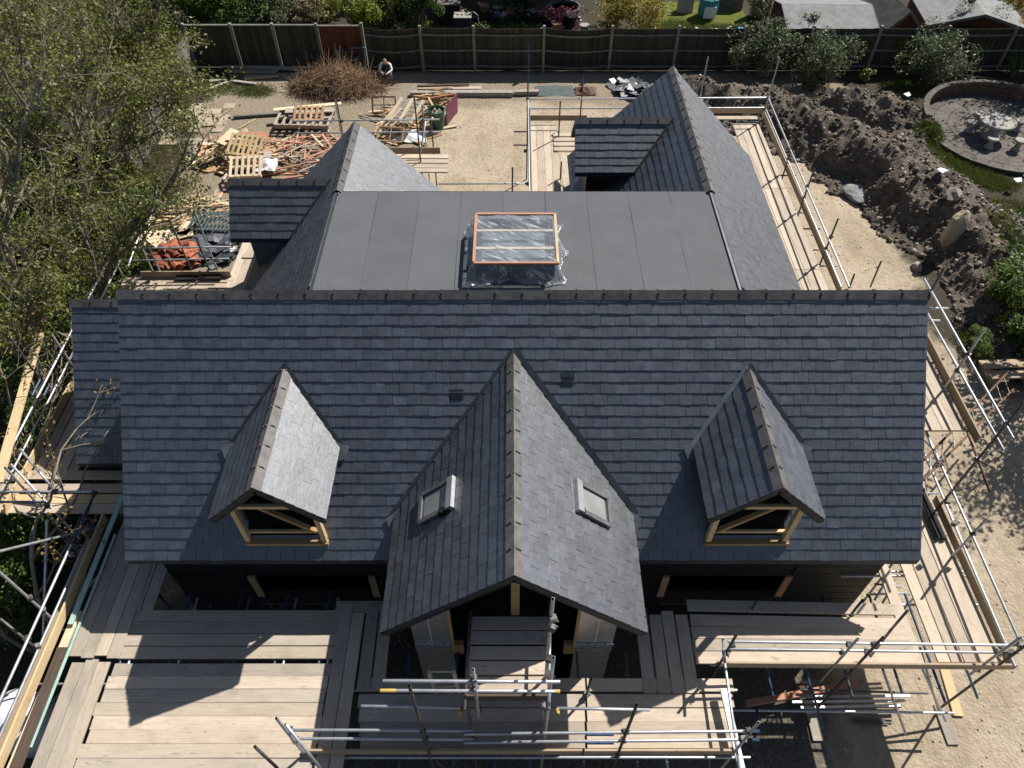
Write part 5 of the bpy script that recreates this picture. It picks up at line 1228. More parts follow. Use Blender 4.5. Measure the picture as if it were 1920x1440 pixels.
def yard():
    heap('timber_offcut', 'sawn timber or plywood offcut in the heap round the pale crate', 'offcut', 'offcuts round the crate', 450, 292, 1.75, 1.3, .75, 95, (.35, 1.1), (.07, .1, .2, .35), (.02, .04, .03), ('ply', 'ply', 'new_pine', 'batten', 'pine_pale', 'wood_old'), seed=2)
    heap('red_batten', 'reddish or pale batten in the scattered heap behind the left wing dormer', 'batten', 'battens behind the left dormer', 585, 292, 1.8, 1.6, .45, 90, (.5, 1.7), (.045, .05, .08), (.025, .04), ('batten', 'batten', 'pine_pale', 'wood_old', 'wood_old', 'ply'), .1, .7, 3)
    heap('timber_strip', 'thin sawn strip in the heap left of the small dormer ridge', 'strip', 'strips by the left dormer', 355, 398, 1.9, .75, .4, 75, (.5, 1.6), (.04, .06, .1), (.02, .03), ('new_pine', 'pine_pale', 'ply', 'wood_old'), .25, .55, 4)
    heap('frame_offcut', 'orange-brown timber piece in the heap beside the green bin', 'offcut', 'offcuts by the bin', 760, 235, 1.5, 1.5, .55, 55, (.5, 1.5), (.05, .07, .1), (.03, .045), ('oak', 'new_pine', 'pine_pale', 'ply', 'wood_old'), .2, .6, 5)
    heap('frame_scrap', 'orange timber scrap in the small heap behind the plum panel', 'offcut', 'scraps behind the panel', 822, 186, .8, .6, .45, 28, (.4, 1.2), (.05, .07), (.03, .045), ('oak', 'oak', 'new_pine', 'batten'), .15, .4, 6)
    pallet('pale open crate-like pallet lying on the offcut heap', 462, 315, .55, .08, .35, 1.15, .9, 'pine_pale', 6)
    pallet('orange slatted pallet tilted on top of the offcut heap', 462, 275, .75, -.2, .45, 1.3, .9, 'new_pine', 7)
    for k, (z, lb) in enumerate(((0, 'bottom weathered pallet of the stack beside the brush pile'), (.15, 'middle weathered pallet of the stack beside the brush pile'), (.30, 'top weathered pallet of the stack beside the brush pile'))):
        pallet(lb, 572, 228-2*k, z, R(-.06, .06), 0, 2.2, 1.3, 'wood_old' if k else 'wood_dark', 8)
    pallet('tilted brown pallet leaning at the front of the pallet stack', 580, 216, .45, .02, .25, 1.2, .8, 'ply', 6)
    lying('plank', 'long pale plank across the top of the pallet stack', 'plank', (513, 205), (640, 193), .22, .04, 'pine_pale', .52)
    lying('plank', 'broad grey-brown plank on the pallet stack front', 'plank', (535, 207), (625, 205), .35, .04, 'wood_old', .56)
    lying('pale_beam', 'long white-grey beam sticking out left of the pallet stack', 'beam', (437, 217), (525, 211), .12, .1, 'fence_rail', .14)
    lying('pale_beam', 'pale beam lying on the grass in the back left corner', 'beam', (383, 169), (428, 152), .14, .1, 'concrete', .12)
    lying('pale_beam', 'short white beam lying beside the corner grass patch', 'beam', (433, 150), (480, 156), .14, .1, 'concrete', .12)
    lying('plank', 'flat grey plank against the dark corner fence', 'plank', (418, 122), (565, 128), .25, .06, 'wood_old', .1)
    lying('plank', 'brown plank in front of the grey one by the corner fence', 'plank', (460, 146), (523, 141), .2, .06, 'toe', .1)
    lying('plank', 'wide grey board lying by the corner fence', 'plank', (425, 132), (520, 134), .3, .05, 'wood_old', .08)
    lying('plank', 'weathered grey plank lying left of the corner grass', 'plank', (392, 150), (425, 146), .3, .06, 'wood_old', .08)
    lying('long_beam', 'long pale grey beam lying across the yard in front of the back fence', 'beam', (769, 171), (962, 171), .26, .2, 'concrete', .2)
    lying('long_beam', 'end-to-end grey beam continuing right of the long pale beam', 'beam', (964, 170), (1010, 169), .22, .16, 'wood_old', .18)
    lying('plank', 'brown plank stacked behind the long pale beam', 'plank', (783, 164), (850, 163), .26, .08, 'toe', .25)
    lying('plank', 'pinkish plank end-on to the brown one behind the long beam', 'plank', (850, 164), (902, 164), .22, .08, 'board', .22)
    lying('plank', 'thin dark plank slanting behind the long pale beam', 'plank', (782, 160), (880, 157), .12, .05, 'wood_dark', .3)
    lying('plank', 'thin yellow strip pointing into the yard from the offcut heap', 'plank', (448, 240), (480, 222), .05, .03, 'new_pine', .05)
    # slatted dark shutter
    p = P(398, 412, .35); t = thing('slatted_shutter', 'grey-green slatted shutter lying on the strip heap', 'shutter', p)
    M = Matrix.Translation(p) @ Matrix.Rotation(-.06, 4, 'Z') @ Matrix.Rotation(.12, 4, 'X')
    for k in range(11): put('slat', MBbar(.95, .085, .02, 'gate_green'), M @ Matrix.Translation((-.72+k*.135, -.5, 0)) @ Matrix.Rotation(math.pi/2-.12, 4, 'Z'), t)
    for y in (-.4, .35): put('batten', MBbar(1.5, .08, .04, 'gate_green'), M @ Matrix.Translation((-.75, y, -.025)), t)
    # slates and tiles
    rg = random.Random(9)
    def slatepile(cx, cy, rx, ry, h, n, label, group, mat='slate', seed=0, up=None):
        c = P(cx, cy, 0)
        for k in range(n):
            a = rg.uniform(0, 6.28); r = math.sqrt(rg.random()); z = .02+h*(1-r*r)*rg.uniform(.2, 1)
            M = Matrix.Translation((c.x+math.cos(a)*r*rx, c.y+math.sin(a)*r*ry, z+.03)) @ Matrix.Rotation(rg.uniform(0, 6.28), 4, 'Z') @ Matrix.Rotation(rg.gauss(0, .22), 4, 'X') @ Matrix.Rotation(rg.gauss(0, .2), 4, 'Y')
            me = VARME[k % len(VARME)] if mat == 'slate' else TILEME
            s = rg.uniform(.75, 1.3); tag(put('broken_slate' if mat == 'slate' else 'clay_tile', me, M @ Matrix.Diagonal((s, s, s, 1))), label, 'slate' if mat == 'slate' else 'tile', group)
    slatepile(395, 468, 1.05, .95, .3, 110, 'loose dark slate in the dump pile left of the main ridge', 'dumped slates')
    slatepile(1190, 172, .95, .75, .35, 70, 'loose broken slate in the pile behind the right wing gable', 'broken slates at the back')
    m = MB()
    for k in range(5):
        a0, a1 = -1.2+k*.48, -1.2+(k+1)*.48
        m.hexa([(-.2, math.sin(a0)*.15, math.cos(a0)*.15-.02), (.2, math.sin(a0)*.15, math.cos(a0)*.15-.02), (.2, math.sin(a1)*.15, math.cos(a1)*.15-.02), (-.2, math.sin(a1)*.15, math.cos(a1)*.15-.02),
                (-.2, math.sin(a0)*.165, math.cos(a0)*.165-.02), (.2, math.sin(a0)*.165, math.cos(a0)*.165-.02), (.2, math.sin(a1)*.165, math.cos(a1)*.165-.02), (-.2, math.sin(a1)*.165, math.cos(a1)*.165-.02)])
    global TILEME; TILEME = m.mesh('clay_tile', 'red_tile')
    slatepile(338, 487, .75, .5, .5, 48, 'red clay ridge tile in the pile by the rear left rails', 'red clay tiles', 'tile')
    pallet('small slatted pallet just left of the red tile pile', 285, 452, .05, .1, 0, 1.1, .8, 'pine_pale', 6)
    for k, (x, y, lb) in enumerate(((318, 445, 'pale board offcut lying on the pallet by the red tiles'), (340, 440, 'square pale ply sheet left of the dumped slates'), (305, 462, 'short pale board below the pallet by the red tiles'))):
        p = P(x, y, .25); tag(put('board_offcut', MBbar(.75, .38, .03, 'pine_pale'), Matrix.Translation(p) @ Matrix.Rotation(.4+k, 4, 'Z')), lb, 'offcut')
    # window frames stacked by the bin
    open_frame('orange window frame with six panes standing at the left of the frame heap', Matrix.Translation(P(699, 212, .1)) @ Matrix.Rotation(.02, 4, 'Z') @ Matrix.Rotation(1.0, 4, 'X'), .95, .62, 2, 2, 'oak')
    open_frame('orange frame lying below the guard rail in front of the white sheet', Matrix.Translation(P(706, 262, .2)) @ Matrix.Rotation(-.15, 4, 'Z') @ Matrix.Rotation(.5, 4, 'X'), 1.0, .6, 2, 1, 'oak')
    p = P(762, 208, .75); t = thing('trestle_panel', 'pale boarded panel with three ribs lying on the frame heap', 'panel', p)
    M = Matrix.Translation(p) @ Matrix.Rotation(-.42, 4, 'Z') @ Matrix.Rotation(-.10, 4, 'Y') @ Matrix.Rotation(.28, 4, 'X')
    for k in range(3): put('rib', MBbar(1.25, .09, .09, 'pine_pale'), M @ Matrix.Translation((-.5+k*.5, -.65, .09)) @ Matrix.Rotation(math.pi/2, 4, 'Z'), t)
    for k in range(6): put('plank', MBbar(1.15, .18, .02, 'wood_old'), M @ Matrix.Translation((-.58, -.55+k*.215, 0)), t)
    for k, (a, b, lb) in enumerate((((703, 247), (744, 195), 'long pale stick leaning in the frame heap, leftmost'), ((712, 247), (752, 203), 'long pale stick beside the leftmost one in the frame heap'), ((720, 246), (760, 215), 'long pale stick nearest the boarded panel'), ((803, 182), (816, 205), 'orange stick leaning towards the green bin'), ((797, 198), (812, 222), 'curved-looking pale stick left of the green bin'))):
        lying('loose_stick', lb, 'stick', a, b, .07, .05, 'pine_pale' if k < 3 else 'new_pine', .35, .75)
    p = P(842, 206, .4); m = MB(); m.prism([(-.1, -.5, -.38), (.28, .55, -.38), (.30, .55, .42), (-.1, -.45, .40)], (.03, -.01, 0))
    tag(put('plum_panel', m.mesh('plum_panel', 'plum'), Matrix.Translation(p)), 'dark plum coloured panel standing behind the green bin', 'panel')
    q = P(820, 240, 0); t = thing('water_butt', 'dark green round plastic bin filled with rubble in the yard', 'bin', q)
    m = MB(); m.lathe(q, [(.27, 0), (.31, .3), (.34, .72), (.37, .74), (.37, .8), (.33, .8), (.32, .62)], 22); m.build('tub', 'plastic_green', t, False)
    m = MB(); m.tube((q.x+.36, q.y-.06, .6), (q.x+.43, q.y-.06, .62), .02); m.tube((q.x+.43, q.y-.06, .62), (q.x+.43, q.y+.06, .62), .02); m.build('handle', 'plastic_green', t)
    rg2 = np.random.default_rng(4); n = 30
    c = np.stack([q.x+rg2.uniform(-.2, .2, n), q.y+rg2.uniform(-.2, .2, n), np.full(n, .64)], 1)
    o = put('rubble', scatter_blobs('rubble', c, rg2.uniform(.05, .1, n), 'rock', 2), None, t); o['kind'] = 'stuff'
    def sheet(name, label, cx, cy, w, d, mat, h=.2, seed=0, z=0):
        n = 16; V = []; F = []; p = P(cx, cy, z)
        for j in range(n+1):
            for i in range(n+1):
                u, v = i/n-.5, j/n-.5; g = fbm(np.array([u*6+seed]), np.array([v*6+seed*2]), 4, seed)[0]
                k = 1+.5*(fbm(np.array([u*3+seed+5]), np.array([v*3]), 2, seed)[0]-.37)
                V.append((p.x+u*w*k, p.y+v*d*k, z+.02+h*g*(1.2-2*max(abs(u), abs(v)))))
        for j in range(n):
            for i in range(n): a = j*(n+1)+i; F.append((a, a+1, a+n+2, a+n+1))
        tag(put(name, np_mesh(name, V, F, mat)), label, 'sheet')
    sheet('crumpled_sheet', 'crumpled white plastic sheet under the boarded panel near the bin', 770, 258, 1.3, .9, 'plastic_white', .4, 3)
    sheet('crumpled_sheet', 'white plastic film beside the pale crate on the offcut heap', 502, 312, .7, .8, 'plastic_white', .5, 5, .2)
    sheet('ground_sheet', 'flat teal-grey sheet lying on the ground behind the courtyard deck', 1042, 171, 1.6, .9, 'gate_green', .05, 7)
    sheet('crumpled_net', 'small heap of reddish netting left of the broken slates', 1098, 173, .9, .7, 'steel_rust', .35, 9)
    # pale slabs in the trodden yard
    t = thing('slab_path', 'patch of pale worn paving slabs at the left of the rear yard', 'paving', P(375, 235, 0))
    for i in range(5):
        for j in range(7):
            if random.random() < .45: continue
            p = P(372, 232, 0)+Vector((-1.15+i*.46, -1.6+j*.46, 0)); m = MB(); z = .035+R(-.008, .008); m.box(p.x, p.x+.44, p.y, p.y+.44, -.05, z); m.build('slab', 'slab_pale', t)
    # materials under the front right deck
    lying('red_timber', 'long red stained timber on the gravel under the front right deck', 'timber', (1400, 1318), (1608, 1280), .12, .1, 'batten', .3)
    t = None
    for k in range(3):
        lying('metal_section', ('farthest bright metal section under the front right deck', 'middle bright metal section under the front right deck', 'nearest bright metal section under the front right deck')[k], 'section', (1470+k*16, 1306+k*10), (1706-k*9, 1304+k*9), .05, .05, 'alu_bright', .25, group='metal sections under the deck')
    for k in range(4):
        lying('thin_rod', 'thin dark steel rod lying on the sunlit sand below the metal sections', 'rod', (1600, 1346+k*3), (1674-R(0, 14), 1349+k*3), .02, .02, 'steel_dark', .05, group='thin rods on the sand')
    lying('timber_strip_flat', 'pale yellow board lying on the sand at the front right corner', 'board', (1772, 1255), (1798, 1342), .2, .04, 'new_pine', .05)
    m = MB(); q = P(14, 1335, 1.2); m.lathe((q.x, q.y, q.z-1.2), [(.5, 0), (.56, .5), (.5, 1.05), (.25, 1.22), (.05, 1.26)], 18); tag(m.build('white_sack', 'plastic_white', None, True), 'large white bulk sack at the far left beyond the front deck', 'sack')
    # pale timber trestle on the right by the conifer
    p = P(1900, 690, .5); t = thing('timber_stack', 'short stack of orange planks by the conifer at the right edge', 'planks', (p.x, p.y, 0))
    for k in range(4): put('plank', MBbar(1.5, .18, .05, 'toe'), frame((p.x-.75, p.y-.3+k*.2, .5-.1*(k % 2)), (p.x+.75, p.y-.25+k*.2, .52-.1*(k % 2))), t)
    for x in (-.5, .5):
        m = MB(); m.box(p.x+x-.05, p.x+x+.05, p.y-.4, p.y+.45, 0, .36); m.build('trestle', 'wood_old', t)
yard()
def brush_pile():
    rg = np.random.default_rng(12); V = []; F = []; T = []; c = P(632, 172, 0)
    for k in range(2600):
        a = rg.uniform(0, 6.28); r = math.sqrt(rg.uniform(0, 1)); x0 = c.x+math.cos(a)*r*2.0; y0 = c.y+.3+math.sin(a)*r*1.0
        top = .85*(1-r**2.2)*(1.1-.25*abs((x0-c.x-.2)/2)); z0 = rg.uniform(.15, 1)*top+.05
        yw = rg.uniform(0, 6.28); L = rg.uniform(.4, 1.3); rad = rg.choice([.006, .011, .02], p=[.5, .38, .12])
        pts = []; d = np.array([math.cos(yw), math.sin(yw), rg.normal(0.04, .3)]); p = np.array([x0, y0, z0])-d*L/2
        for j in range(5): pts.append(p.copy()); p = p+d*L/4; d = d+rg.normal(0, .32, 3); p[2] = max(p[2], .02)
        o = len(V)
        for j, q in enumerate(pts):
            rr = rad*(1-.15*j); V += [q+[0, 0, rr], q+[rr*.8, rr*.5, -rr*.5], q+[-rr*.8, -rr*.5, -rr*.5]]
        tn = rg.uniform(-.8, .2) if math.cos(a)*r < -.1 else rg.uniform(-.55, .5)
        for j in range(4):
            for i in range(3): F.append((o+j*3+i, o+j*3+(i+1) % 3, o+j*3+3+(i+1) % 3, o+j*3+3+i)); T.append(tn)
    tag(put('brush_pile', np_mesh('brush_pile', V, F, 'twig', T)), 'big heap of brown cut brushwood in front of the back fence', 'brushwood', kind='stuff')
brush_pile()
# ------------------------------------------------------------------ person crouching by the fence
def person():
    b = P(727, 150, 0); Jn = {}
    J = [('pelvis', (0, .05, .30), .15), ('waist', (0, .03, .46), .14), ('chest', (0, -.03, .66), .17), ('neck', (0, -.10, .82), .065), ('head', (0, -.16, .93), .095), ('crown', (0, -.17, 1.02), .075)]
    E = [(0, 1), (1, 2), (2, 3), (3, 4), (4, 5)]
    def add(nm, p, r, par): J.append((nm, p, r)); E.append((par, len(J)-1)); return len(J)-1
    for s in (-1, 1):
        h = add('hip', (s*.11, .02, .30), .12, 0); k = add('knee', (s*.21, -.36, .44), .075, h); an = add('ankle', (s*.18, -.17, .08), .05, k); add('toe', (s*.20, -.36, .04), .042, an)
        sh = add('shoulder', (s*.19, -.04, .74), .07, 2); el = add('elbow', (s*.27, -.22, .54), .052, sh); wr = add('wrist', (s*.10, -.43, .50), .036, el); pm = add('palm', (s*.05, -.49, .50), .034, wr)
        for f in range(4):
            a = add('finger', (s*(.045+.0-.02*f+.02), -.53, .515-.012*f), .009, pm); add('tip', (s*(.02-.015*f+.01), -.545, .50-.012*f), .008, a)
        a = add('thumb', (s*.06, -.49, .545), .010, pm); add('thumb_tip', (s*.035, -.51, .56), .009, a)
    me = bpy.data.meshes.new('body'); me.from_pydata([Vector(p) for _, p, _ in J], E, [])
    o = bpy.data.objects.new('person', me); COL.objects.link(o)
    o.modifiers.new('skin', 'SKIN'); o.modifiers.new('sub', 'SUBSURF').levels = 1
    for v, (_, _, r) in zip(me.skin_vertices[0].data, J): v.radius = (r, r)
    me.skin_vertices[0].data[0].use_root = True
    dg = bpy.context.evaluated_depsgraph_get(); ev = o.evaluated_get(dg); nm = bpy.data.meshes.new_from_object(ev)
    o.modifiers.clear(); bpy.data.objects.remove(o)
    for m in ('skin', 'cloth_white', 'denim', 'hair', 'cloth_dark'): nm.materials.append(MATS[m])
    for f in nm.polygons:
        c = f.center; ax = abs(c.x)
        if c.z > .80: mi = 3 if (c.z > .985 or c.y > -.15) else 0
        elif c.y < -.40 and c.z > .455 and ax < .16: mi = 0
        elif c.z < .09: mi = 4
        elif c.z < .44 or (c.y < -.2 and c.z < .50 and ax > .12 and c.z < .50): mi = 2
        else: mi = 1
        f.material_index = mi; f.use_smooth = True
    q = put('person', nm, Matrix.Translation(b)); tag(q, 'person crouching by the fence in dark vest, white sleeves and grey jeans', 'person')
    m = MB(); m.lathe((0, 0, 0), [(.165, .42), (.185, .55), (.20, .68), (.17, .77), (.09, .82)], 16); vm = m.mesh('vest', 'cloth_dark')
    v = put('vest', vm, Matrix.Translation((0, -.02, 0)) @ Matrix.Diagonal((1, .85, 1, 1))); v.parent = q
    m = MB(); m.box(-.035, .035, -.56, -.545, .48, .56); ph = m.build('phone', 'plastic_black'); ph.location = b; tag(ph, 'small dark phone in the crouching person\'s hands', 'phone')
    m = MB()
    for s in (-1, 1): m.box(s*.035-.012, s*.035+.012, -.262, -.250, .945, .958)
    e = put('eyes', m.mesh('eyes', 'cloth_dark')); e.parent = q
    m = MB(); m.hexa([(-.015, -.262, .905), (.015, -.262, .905), (.012, -.25, .905), (-.012, -.25, .905), (-.008, -.275, .915), (.008, -.275, .915), (.006, -.25, .95), (-.006, -.25, .95)]); e = put('nose', m.mesh('nose', 'skin')); e.parent = q
person()
# ------------------------------------------------------------------ the gardens beyond the fence
def shed(label, c, w, d, hw, hr, yaw, roof='shed_roof', mono=False):
    t = thing('shed', label, 'shed', (c[0], c[1], 0)); M = Matrix.Translation((c[0], c[1], 0)) @ Matrix.Rotation(yaw, 4, 'Z')
    m = MB()
    for k in range(int(hw/.14)):                            # shiplap boards as courses round the walls
        z = k*.14; e = .012*(k % 2)
        m.box(-w/2-e, w/2+e, -d/2-e, d/2+e, z, z+.138)
    m.prism([(-w/2, -d/2, hw), (w/2, -d/2, hw), (0, -d/2, hr-.03)], (0, d, 0))
    o = m.build('wall', 'shed_wall', t); o.data.transform(M)
    for s in (-1, 1):
        m = MB(); ov = .14; sl = (hr-hw)/(w/2)
        a, b = (0, hr), (s*(w/2+ov), hw-ov*sl)
        m.prism([(a[0], -d/2-ov, a[1]), (b[0], -d/2-ov, b[1]), (b[0], d/2+ov, b[1]), (a[0], d/2+ov, a[1])], (0, 0, .05)); o = m.build('roof_slope', roof, t); o.data.transform(M)
        m = MB(); m.bar((a[0], -d/2-ov-.02, a[1]), (b[0], -d/2-ov-.02, b[1]), .03, .12); o = m.build('barge_board', 'fence_rail', t); o.data.transform(M)
    return t
def back_gardens():
    shed('shed with a wide pale grey felt roof behind the back fence bushes', (14.3, 35.0), 3.1, 3.8, 1.3, 1.7, math.pi/2-.02)
    shed('small red-brown shed with patched dark roof between the two pale roofs', (17.2, 34.6), 1.8, 2.4, 1.25, 2.1, .12, 'shed_roof_dark')
    shed('larger shed with pale flat-pitched roof at the top right', (21.2, 35.6), 4.2, 3.4, 1.2, 1.75, -.12)
    # pond garden
    c = P(960, 42, 0); m = MB(); pts = []
    for k in range(20):
        a = k/20*6.28; r = 1+.18*math.sin(3*a+1); pts.append((c.x+math.cos(a)*2.6*r, c.y+math.sin(a)*1.4*r, .03))
    m.prism(pts, (0, 0, -.3)); structure(m.build('pond', 'water'))
    rg = np.random.default_rng(3); n = 70; a = rg.uniform(0, 6.28, n); r = 1.02+.18*np.sin(3*a+1)+rg.uniform(0, .1, n)
    tag(put('pond_stones', scatter_blobs('pond_stones', np.stack([c.x+np.cos(a)*2.7*r, c.y+np.sin(a)*1.5*r, np.full(n, .07)], 1), rg.uniform(.08, .2, n), 'rock', 8)), 'ring of rounded edging stones round the dark garden pond', 'stones', kind='stuff')
    q = P(868, 40, .6); t = thing('filter_box', 'black pond filter box with a pale lid beside the pond', 'filter', (q.x, q.y, 0))
    m = MB(); m.box(q.x-.38, q.x+.38, q.y-.3, q.y+.3, 0, .85); m.build('tank', 'plastic_black', t)
    m = MB(); m.box(q.x-.42, q.x+.42, q.y-.33, q.y+.33, .86, .9); m.build('lid', 'concrete', t)
    for k in range(3): m = MB(); m.lathe((q.x-.24+k*.2, q.y, .9), [(.06, 0), (.06, .012)], 12); m.build('vent', 'plastic_black', t)
    m = MB(); pts = [(q.x+.3, q.y, .9), (q.x+.5, q.y+.02, 1.02), (q.x+.7, q.y-.05, .9), (q.x+.75, q.y-.2, .6), (q.x+1.3, q.y-.6, .35)]; m.path(pts, .035, 8); m.build('pipe', 'alu_grey', t)
    q = P(842, 8, .8); m = MB(); m.box(q.x-.5, q.x+.5, q.y-.4, q.y+.5, 0, .9); m.box(q.x-.56, q.x+.56, q.y-.45, q.y+.55, .91, .96)
    t = thing('storage_box', 'dark storage box with a grey lid behind the pond filter', 'box', (q.x, q.y, 0)); m = MB(); m.box(q.x-.5, q.x+.5, q.y-.4, q.y+.5, 0, .9); m.build('body', 'plastic_black', t); m = MB(); m.box(q.x-.56, q.x+.56, q.y-.45, q.y+.55, .91, .96); m.build('lid', 'shed_roof_dark', t)
    def pot(x, y, r, h, mat, label):
        q = P(x, y, 0); t = thing('plant_pot', label, 'pot', q, 'pots round the pond')
        m = MB(); m.lathe(q, [(r*.7, 0), (r*.95, h*.85), (r*1.08, h*.87), (r*1.08, h), (r*.9, h)], 18); m.build('pot', mat, t)
        m = MB(); m.lathe((q.x, q.y, h-.05), [(r*.9, 0), (r*.85, .03)], 14); m.build('compost', 'garden_soil', t)
    pot(907, 22, .22, .35, 'terracotta', 'terracotta pot beside the path above the pond'); pot(957, 26, .18, .3, 'terracotta', 'small terracotta pot holding a green shoot'); pot(1043, 56, .24, .35, 'terracotta', 'brown round pot in front of the purple maple')
    pot(1095, 62, .22, .4, 'concrete', 'pale square-looking pot right of the purple maple'); pot(1070, 50, .3, .55, 'plastic_black', 'large black tub under the purple maple')
    q = P(1058, 14, .5); t = thing('round_pool', 'dark oval water tank with a pale rim behind the purple maple', 'tank', (q.x, q.y, 0))
    m = MB(); m.lathe((q.x, q.y, 0), [(.72, 0), (.76, .5), (.80, .52), (.80, .58), (.72, .58), (.70, .45)], 28); m.build('tank', 'gate_green', t)
    m = MB(); m.lathe((q.x, q.y, .44), [(.71, 0), (.70, .01)], 24); m.build('water', 'water', t)
    # lawn, gravel strip and builder's bag
    a, b = P(1250, 55, 0), P(1400, 55, 0)
    m = MB(); n = 10
    vs = [(a.x-.4, a.y-.6, .012), (b.x+.2, a.y-.6, .012), (b.x+.3, a.y+3.2, .012), (a.x-.5, a.y+3.2, .012)]; m.prism(vs, (0, 0, -.1)); structure(m.build('lawn', 'lawn_green'))
    rg = np.random.default_rng(8); n = 420; x = rg.uniform(a.x+.2, b.x+.3, n); y = rg.normal(a.y-.75, .28, n); z = .03+.25*np.exp(-((y-a.y+.75)/.3)**2)*rg.uniform(.2, 1, n)
    tag(put('rubble_heap', scatter_blobs('rubble_heap', np.stack([x, y, z], 1), rg.uniform(.05, .13, n), 'concrete', 9)), 'pale rubble heap along the far side of the back fence', 'rubble', kind='stuff')
    q = P(1325, 30, 0); t = thing('builders_bag', 'teal and white builder\'s bulk bag standing on the lawn', 'bag', q)
    m = MB(); m.lathe(q, [(.42, 0), (.5, .3), (.48, .75), (.52, .9), (.44, .9), (.42, .6)], 12); m.build('bag', 'plastic_teal', t)
    m = MB(); m.hexa([(q.x-.3, q.y-.55, .1), (q.x+.3, q.y-.55, .1), (q.x+.3, q.y-.5, .1), (q.x-.3, q.y-.5, .1), (q.x-.28, q.y-.53, .62), (q.x+.28, q.y-.53, .62), (q.x+.28, q.y-.48, .62), (q.x-.28, q.y-.48, .62)]); m.build('label_panel', 'plastic_white', t)
    for s in (-1, 1): m = MB(); m.path([(q.x+s*.32, q.y-.42, .88), (q.x+s*.28, q.y-.48, 1.02), (q.x+s*.15, q.y-.4, .95)], .03); m.build('strap', 'plastic_white', t)
    q = P(1312, 62, .3); m = MB(); m.hexa([(q.x-.35, q.y-.2, .02), (q.x+.35, q.y-.2, .02), (q.x+.32, q.y+.25, .02), (q.x-.32, q.y+.25, .02), (q.x-.25, q.y-.1, .42), (q.x+.25, q.y-.1, .42), (q.x+.2, q.y+.12, .46), (q.x-.2, q.y+.12, .46)])
    t = thing('tool_bag', 'black and blue tool bag on the rubble heap behind the fence', 'bag', (q.x, q.y, 0)); m.build('body', 'plastic_black', t)
    m = MB(); m.hexa([(q.x-.2, q.y-.22, .2), (q.x+.2, q.y-.22, .2), (q.x+.2, q.y-.1, .43), (q.x-.2, q.y-.1, .43), (q.x-.2, q.y-.24, .22), (q.x+.2, q.y-.24, .22), (q.x+.2, q.y-.12, .47), (q.x-.2, q.y-.12, .47)]); m.build('flap', 'plastic_blue', t)
    for x, y, lb in ((1388, 62, 'blue plastic sack half hidden behind the fence bush'), (1752, 2, 'blue plastic bag between the sheds at the top')):
        boulder('blue_sack', lb, 'sack', x, y, .32, 'plastic_blue', (1, .8, .8), x, z=.3 if x < 1500 else 1.2)
    for x, y, w, h, mt, lb in ((1283, 22, .75, .8, 'wood_old', 'pale cupboard standing at the end of the lawn'), (1365, 18, 1.3, 1.0, 'paver', 'grey board sheet leaning behind the builder\'s bag'), (1422, 30, .9, 1.4, 'ply', 'brown wooden board leaning left of the pale shed roof')):
        q = P(x, y, 0); m = MB(); m.hexa([(q.x-w/2, q.y-.2, 0), (q.x+w/2, q.y-.2, 0), (q.x+w/2, q.y+.15, 0), (q.x-w/2, q.y+.15, 0), (q.x-w/2, q.y-.05, h), (q.x+w/2, q.y-.05, h), (q.x+w/2, q.y+.2, h), (q.x-w/2, q.y+.2, h)])
        tag(m.build('leaning_board' if x > 1300 else 'cupboard', mt), lb, 'board' if x > 1300 else 'cupboard')
back_gardens()
# ------------------------------------------------------------------ trees, shrubs, grass
def leaf_quads(C, size, rg, up=.5, aspect=.6, tone=None):
    """One small bent leaf (two triangles as a quad) per centre."""
    n = len(C); nrm = rg.normal(0, 1, (n, 3)); nrm[:, 2] = np.abs(nrm[:, 2])+up; nrm /= np.linalg.norm(nrm, axis=1)[:, None]
    t = np.cross(nrm, rg.normal(0, 1, (n, 3))); t /= np.linalg.norm(t, axis=1)[:, None]; b = np.cross(nrm, t)
    s = size*rg.uniform(.6, 1.35, n)[:, None]
    a1 = C-t*s*.5; a2 = C+b*s*.5*aspect-nrm*s*.08; a3 = C+t*s*.5; a4 = C-b*s*.5*aspect-nrm*s*.08
    V = np.stack([a1, a2, a3, a4], 1).reshape(-1, 3)
    F = np.arange(4*n).reshape(n, 4)
    return V, F, rg.uniform(-.5, .5, n) if tone is None else tone
def tubes_np(segs, n=5):
    """segs: list of (p0, p1, r0, r1)"""
    S = np.array([(*a, *b, r0, r1) for a, b, r0, r1 in segs]); p0, p1 = S[:, :3], S[:, 3:6]
    d = p1-p0; d /= np.linalg.norm(d, axis=1)[:, None]+1e-9
    ref = np.where(np.abs(d[:, 2:3]) > .9, [[1., 0, 0]], [[0, 0, 1.]]); s = np.cross(d, ref); s /= np.linalg.norm(s, axis=1)[:, None]; u = np.cross(s, d)
    a = np.arange(n)/n*2*np.pi; ca, sa = np.cos(a), np.sin(a)
    ring = s[:, None]*ca[None, :, None]+u[:, None]*sa[None, :, None]
    V = np.concatenate([p0[:, None]+ring*S[:, 6][:, None, None], p1[:, None]+ring*S[:, 7][:, None, None]], 1).reshape(-1, 3)
    i = np.arange(n); f = np.stack([i, (i+1) % n, n+(i+1) % n, n+i], 1)
    F = (f[None]+(np.arange(len(S))*2*n)[:, None, None]).reshape(-1, 4)
    return V, F
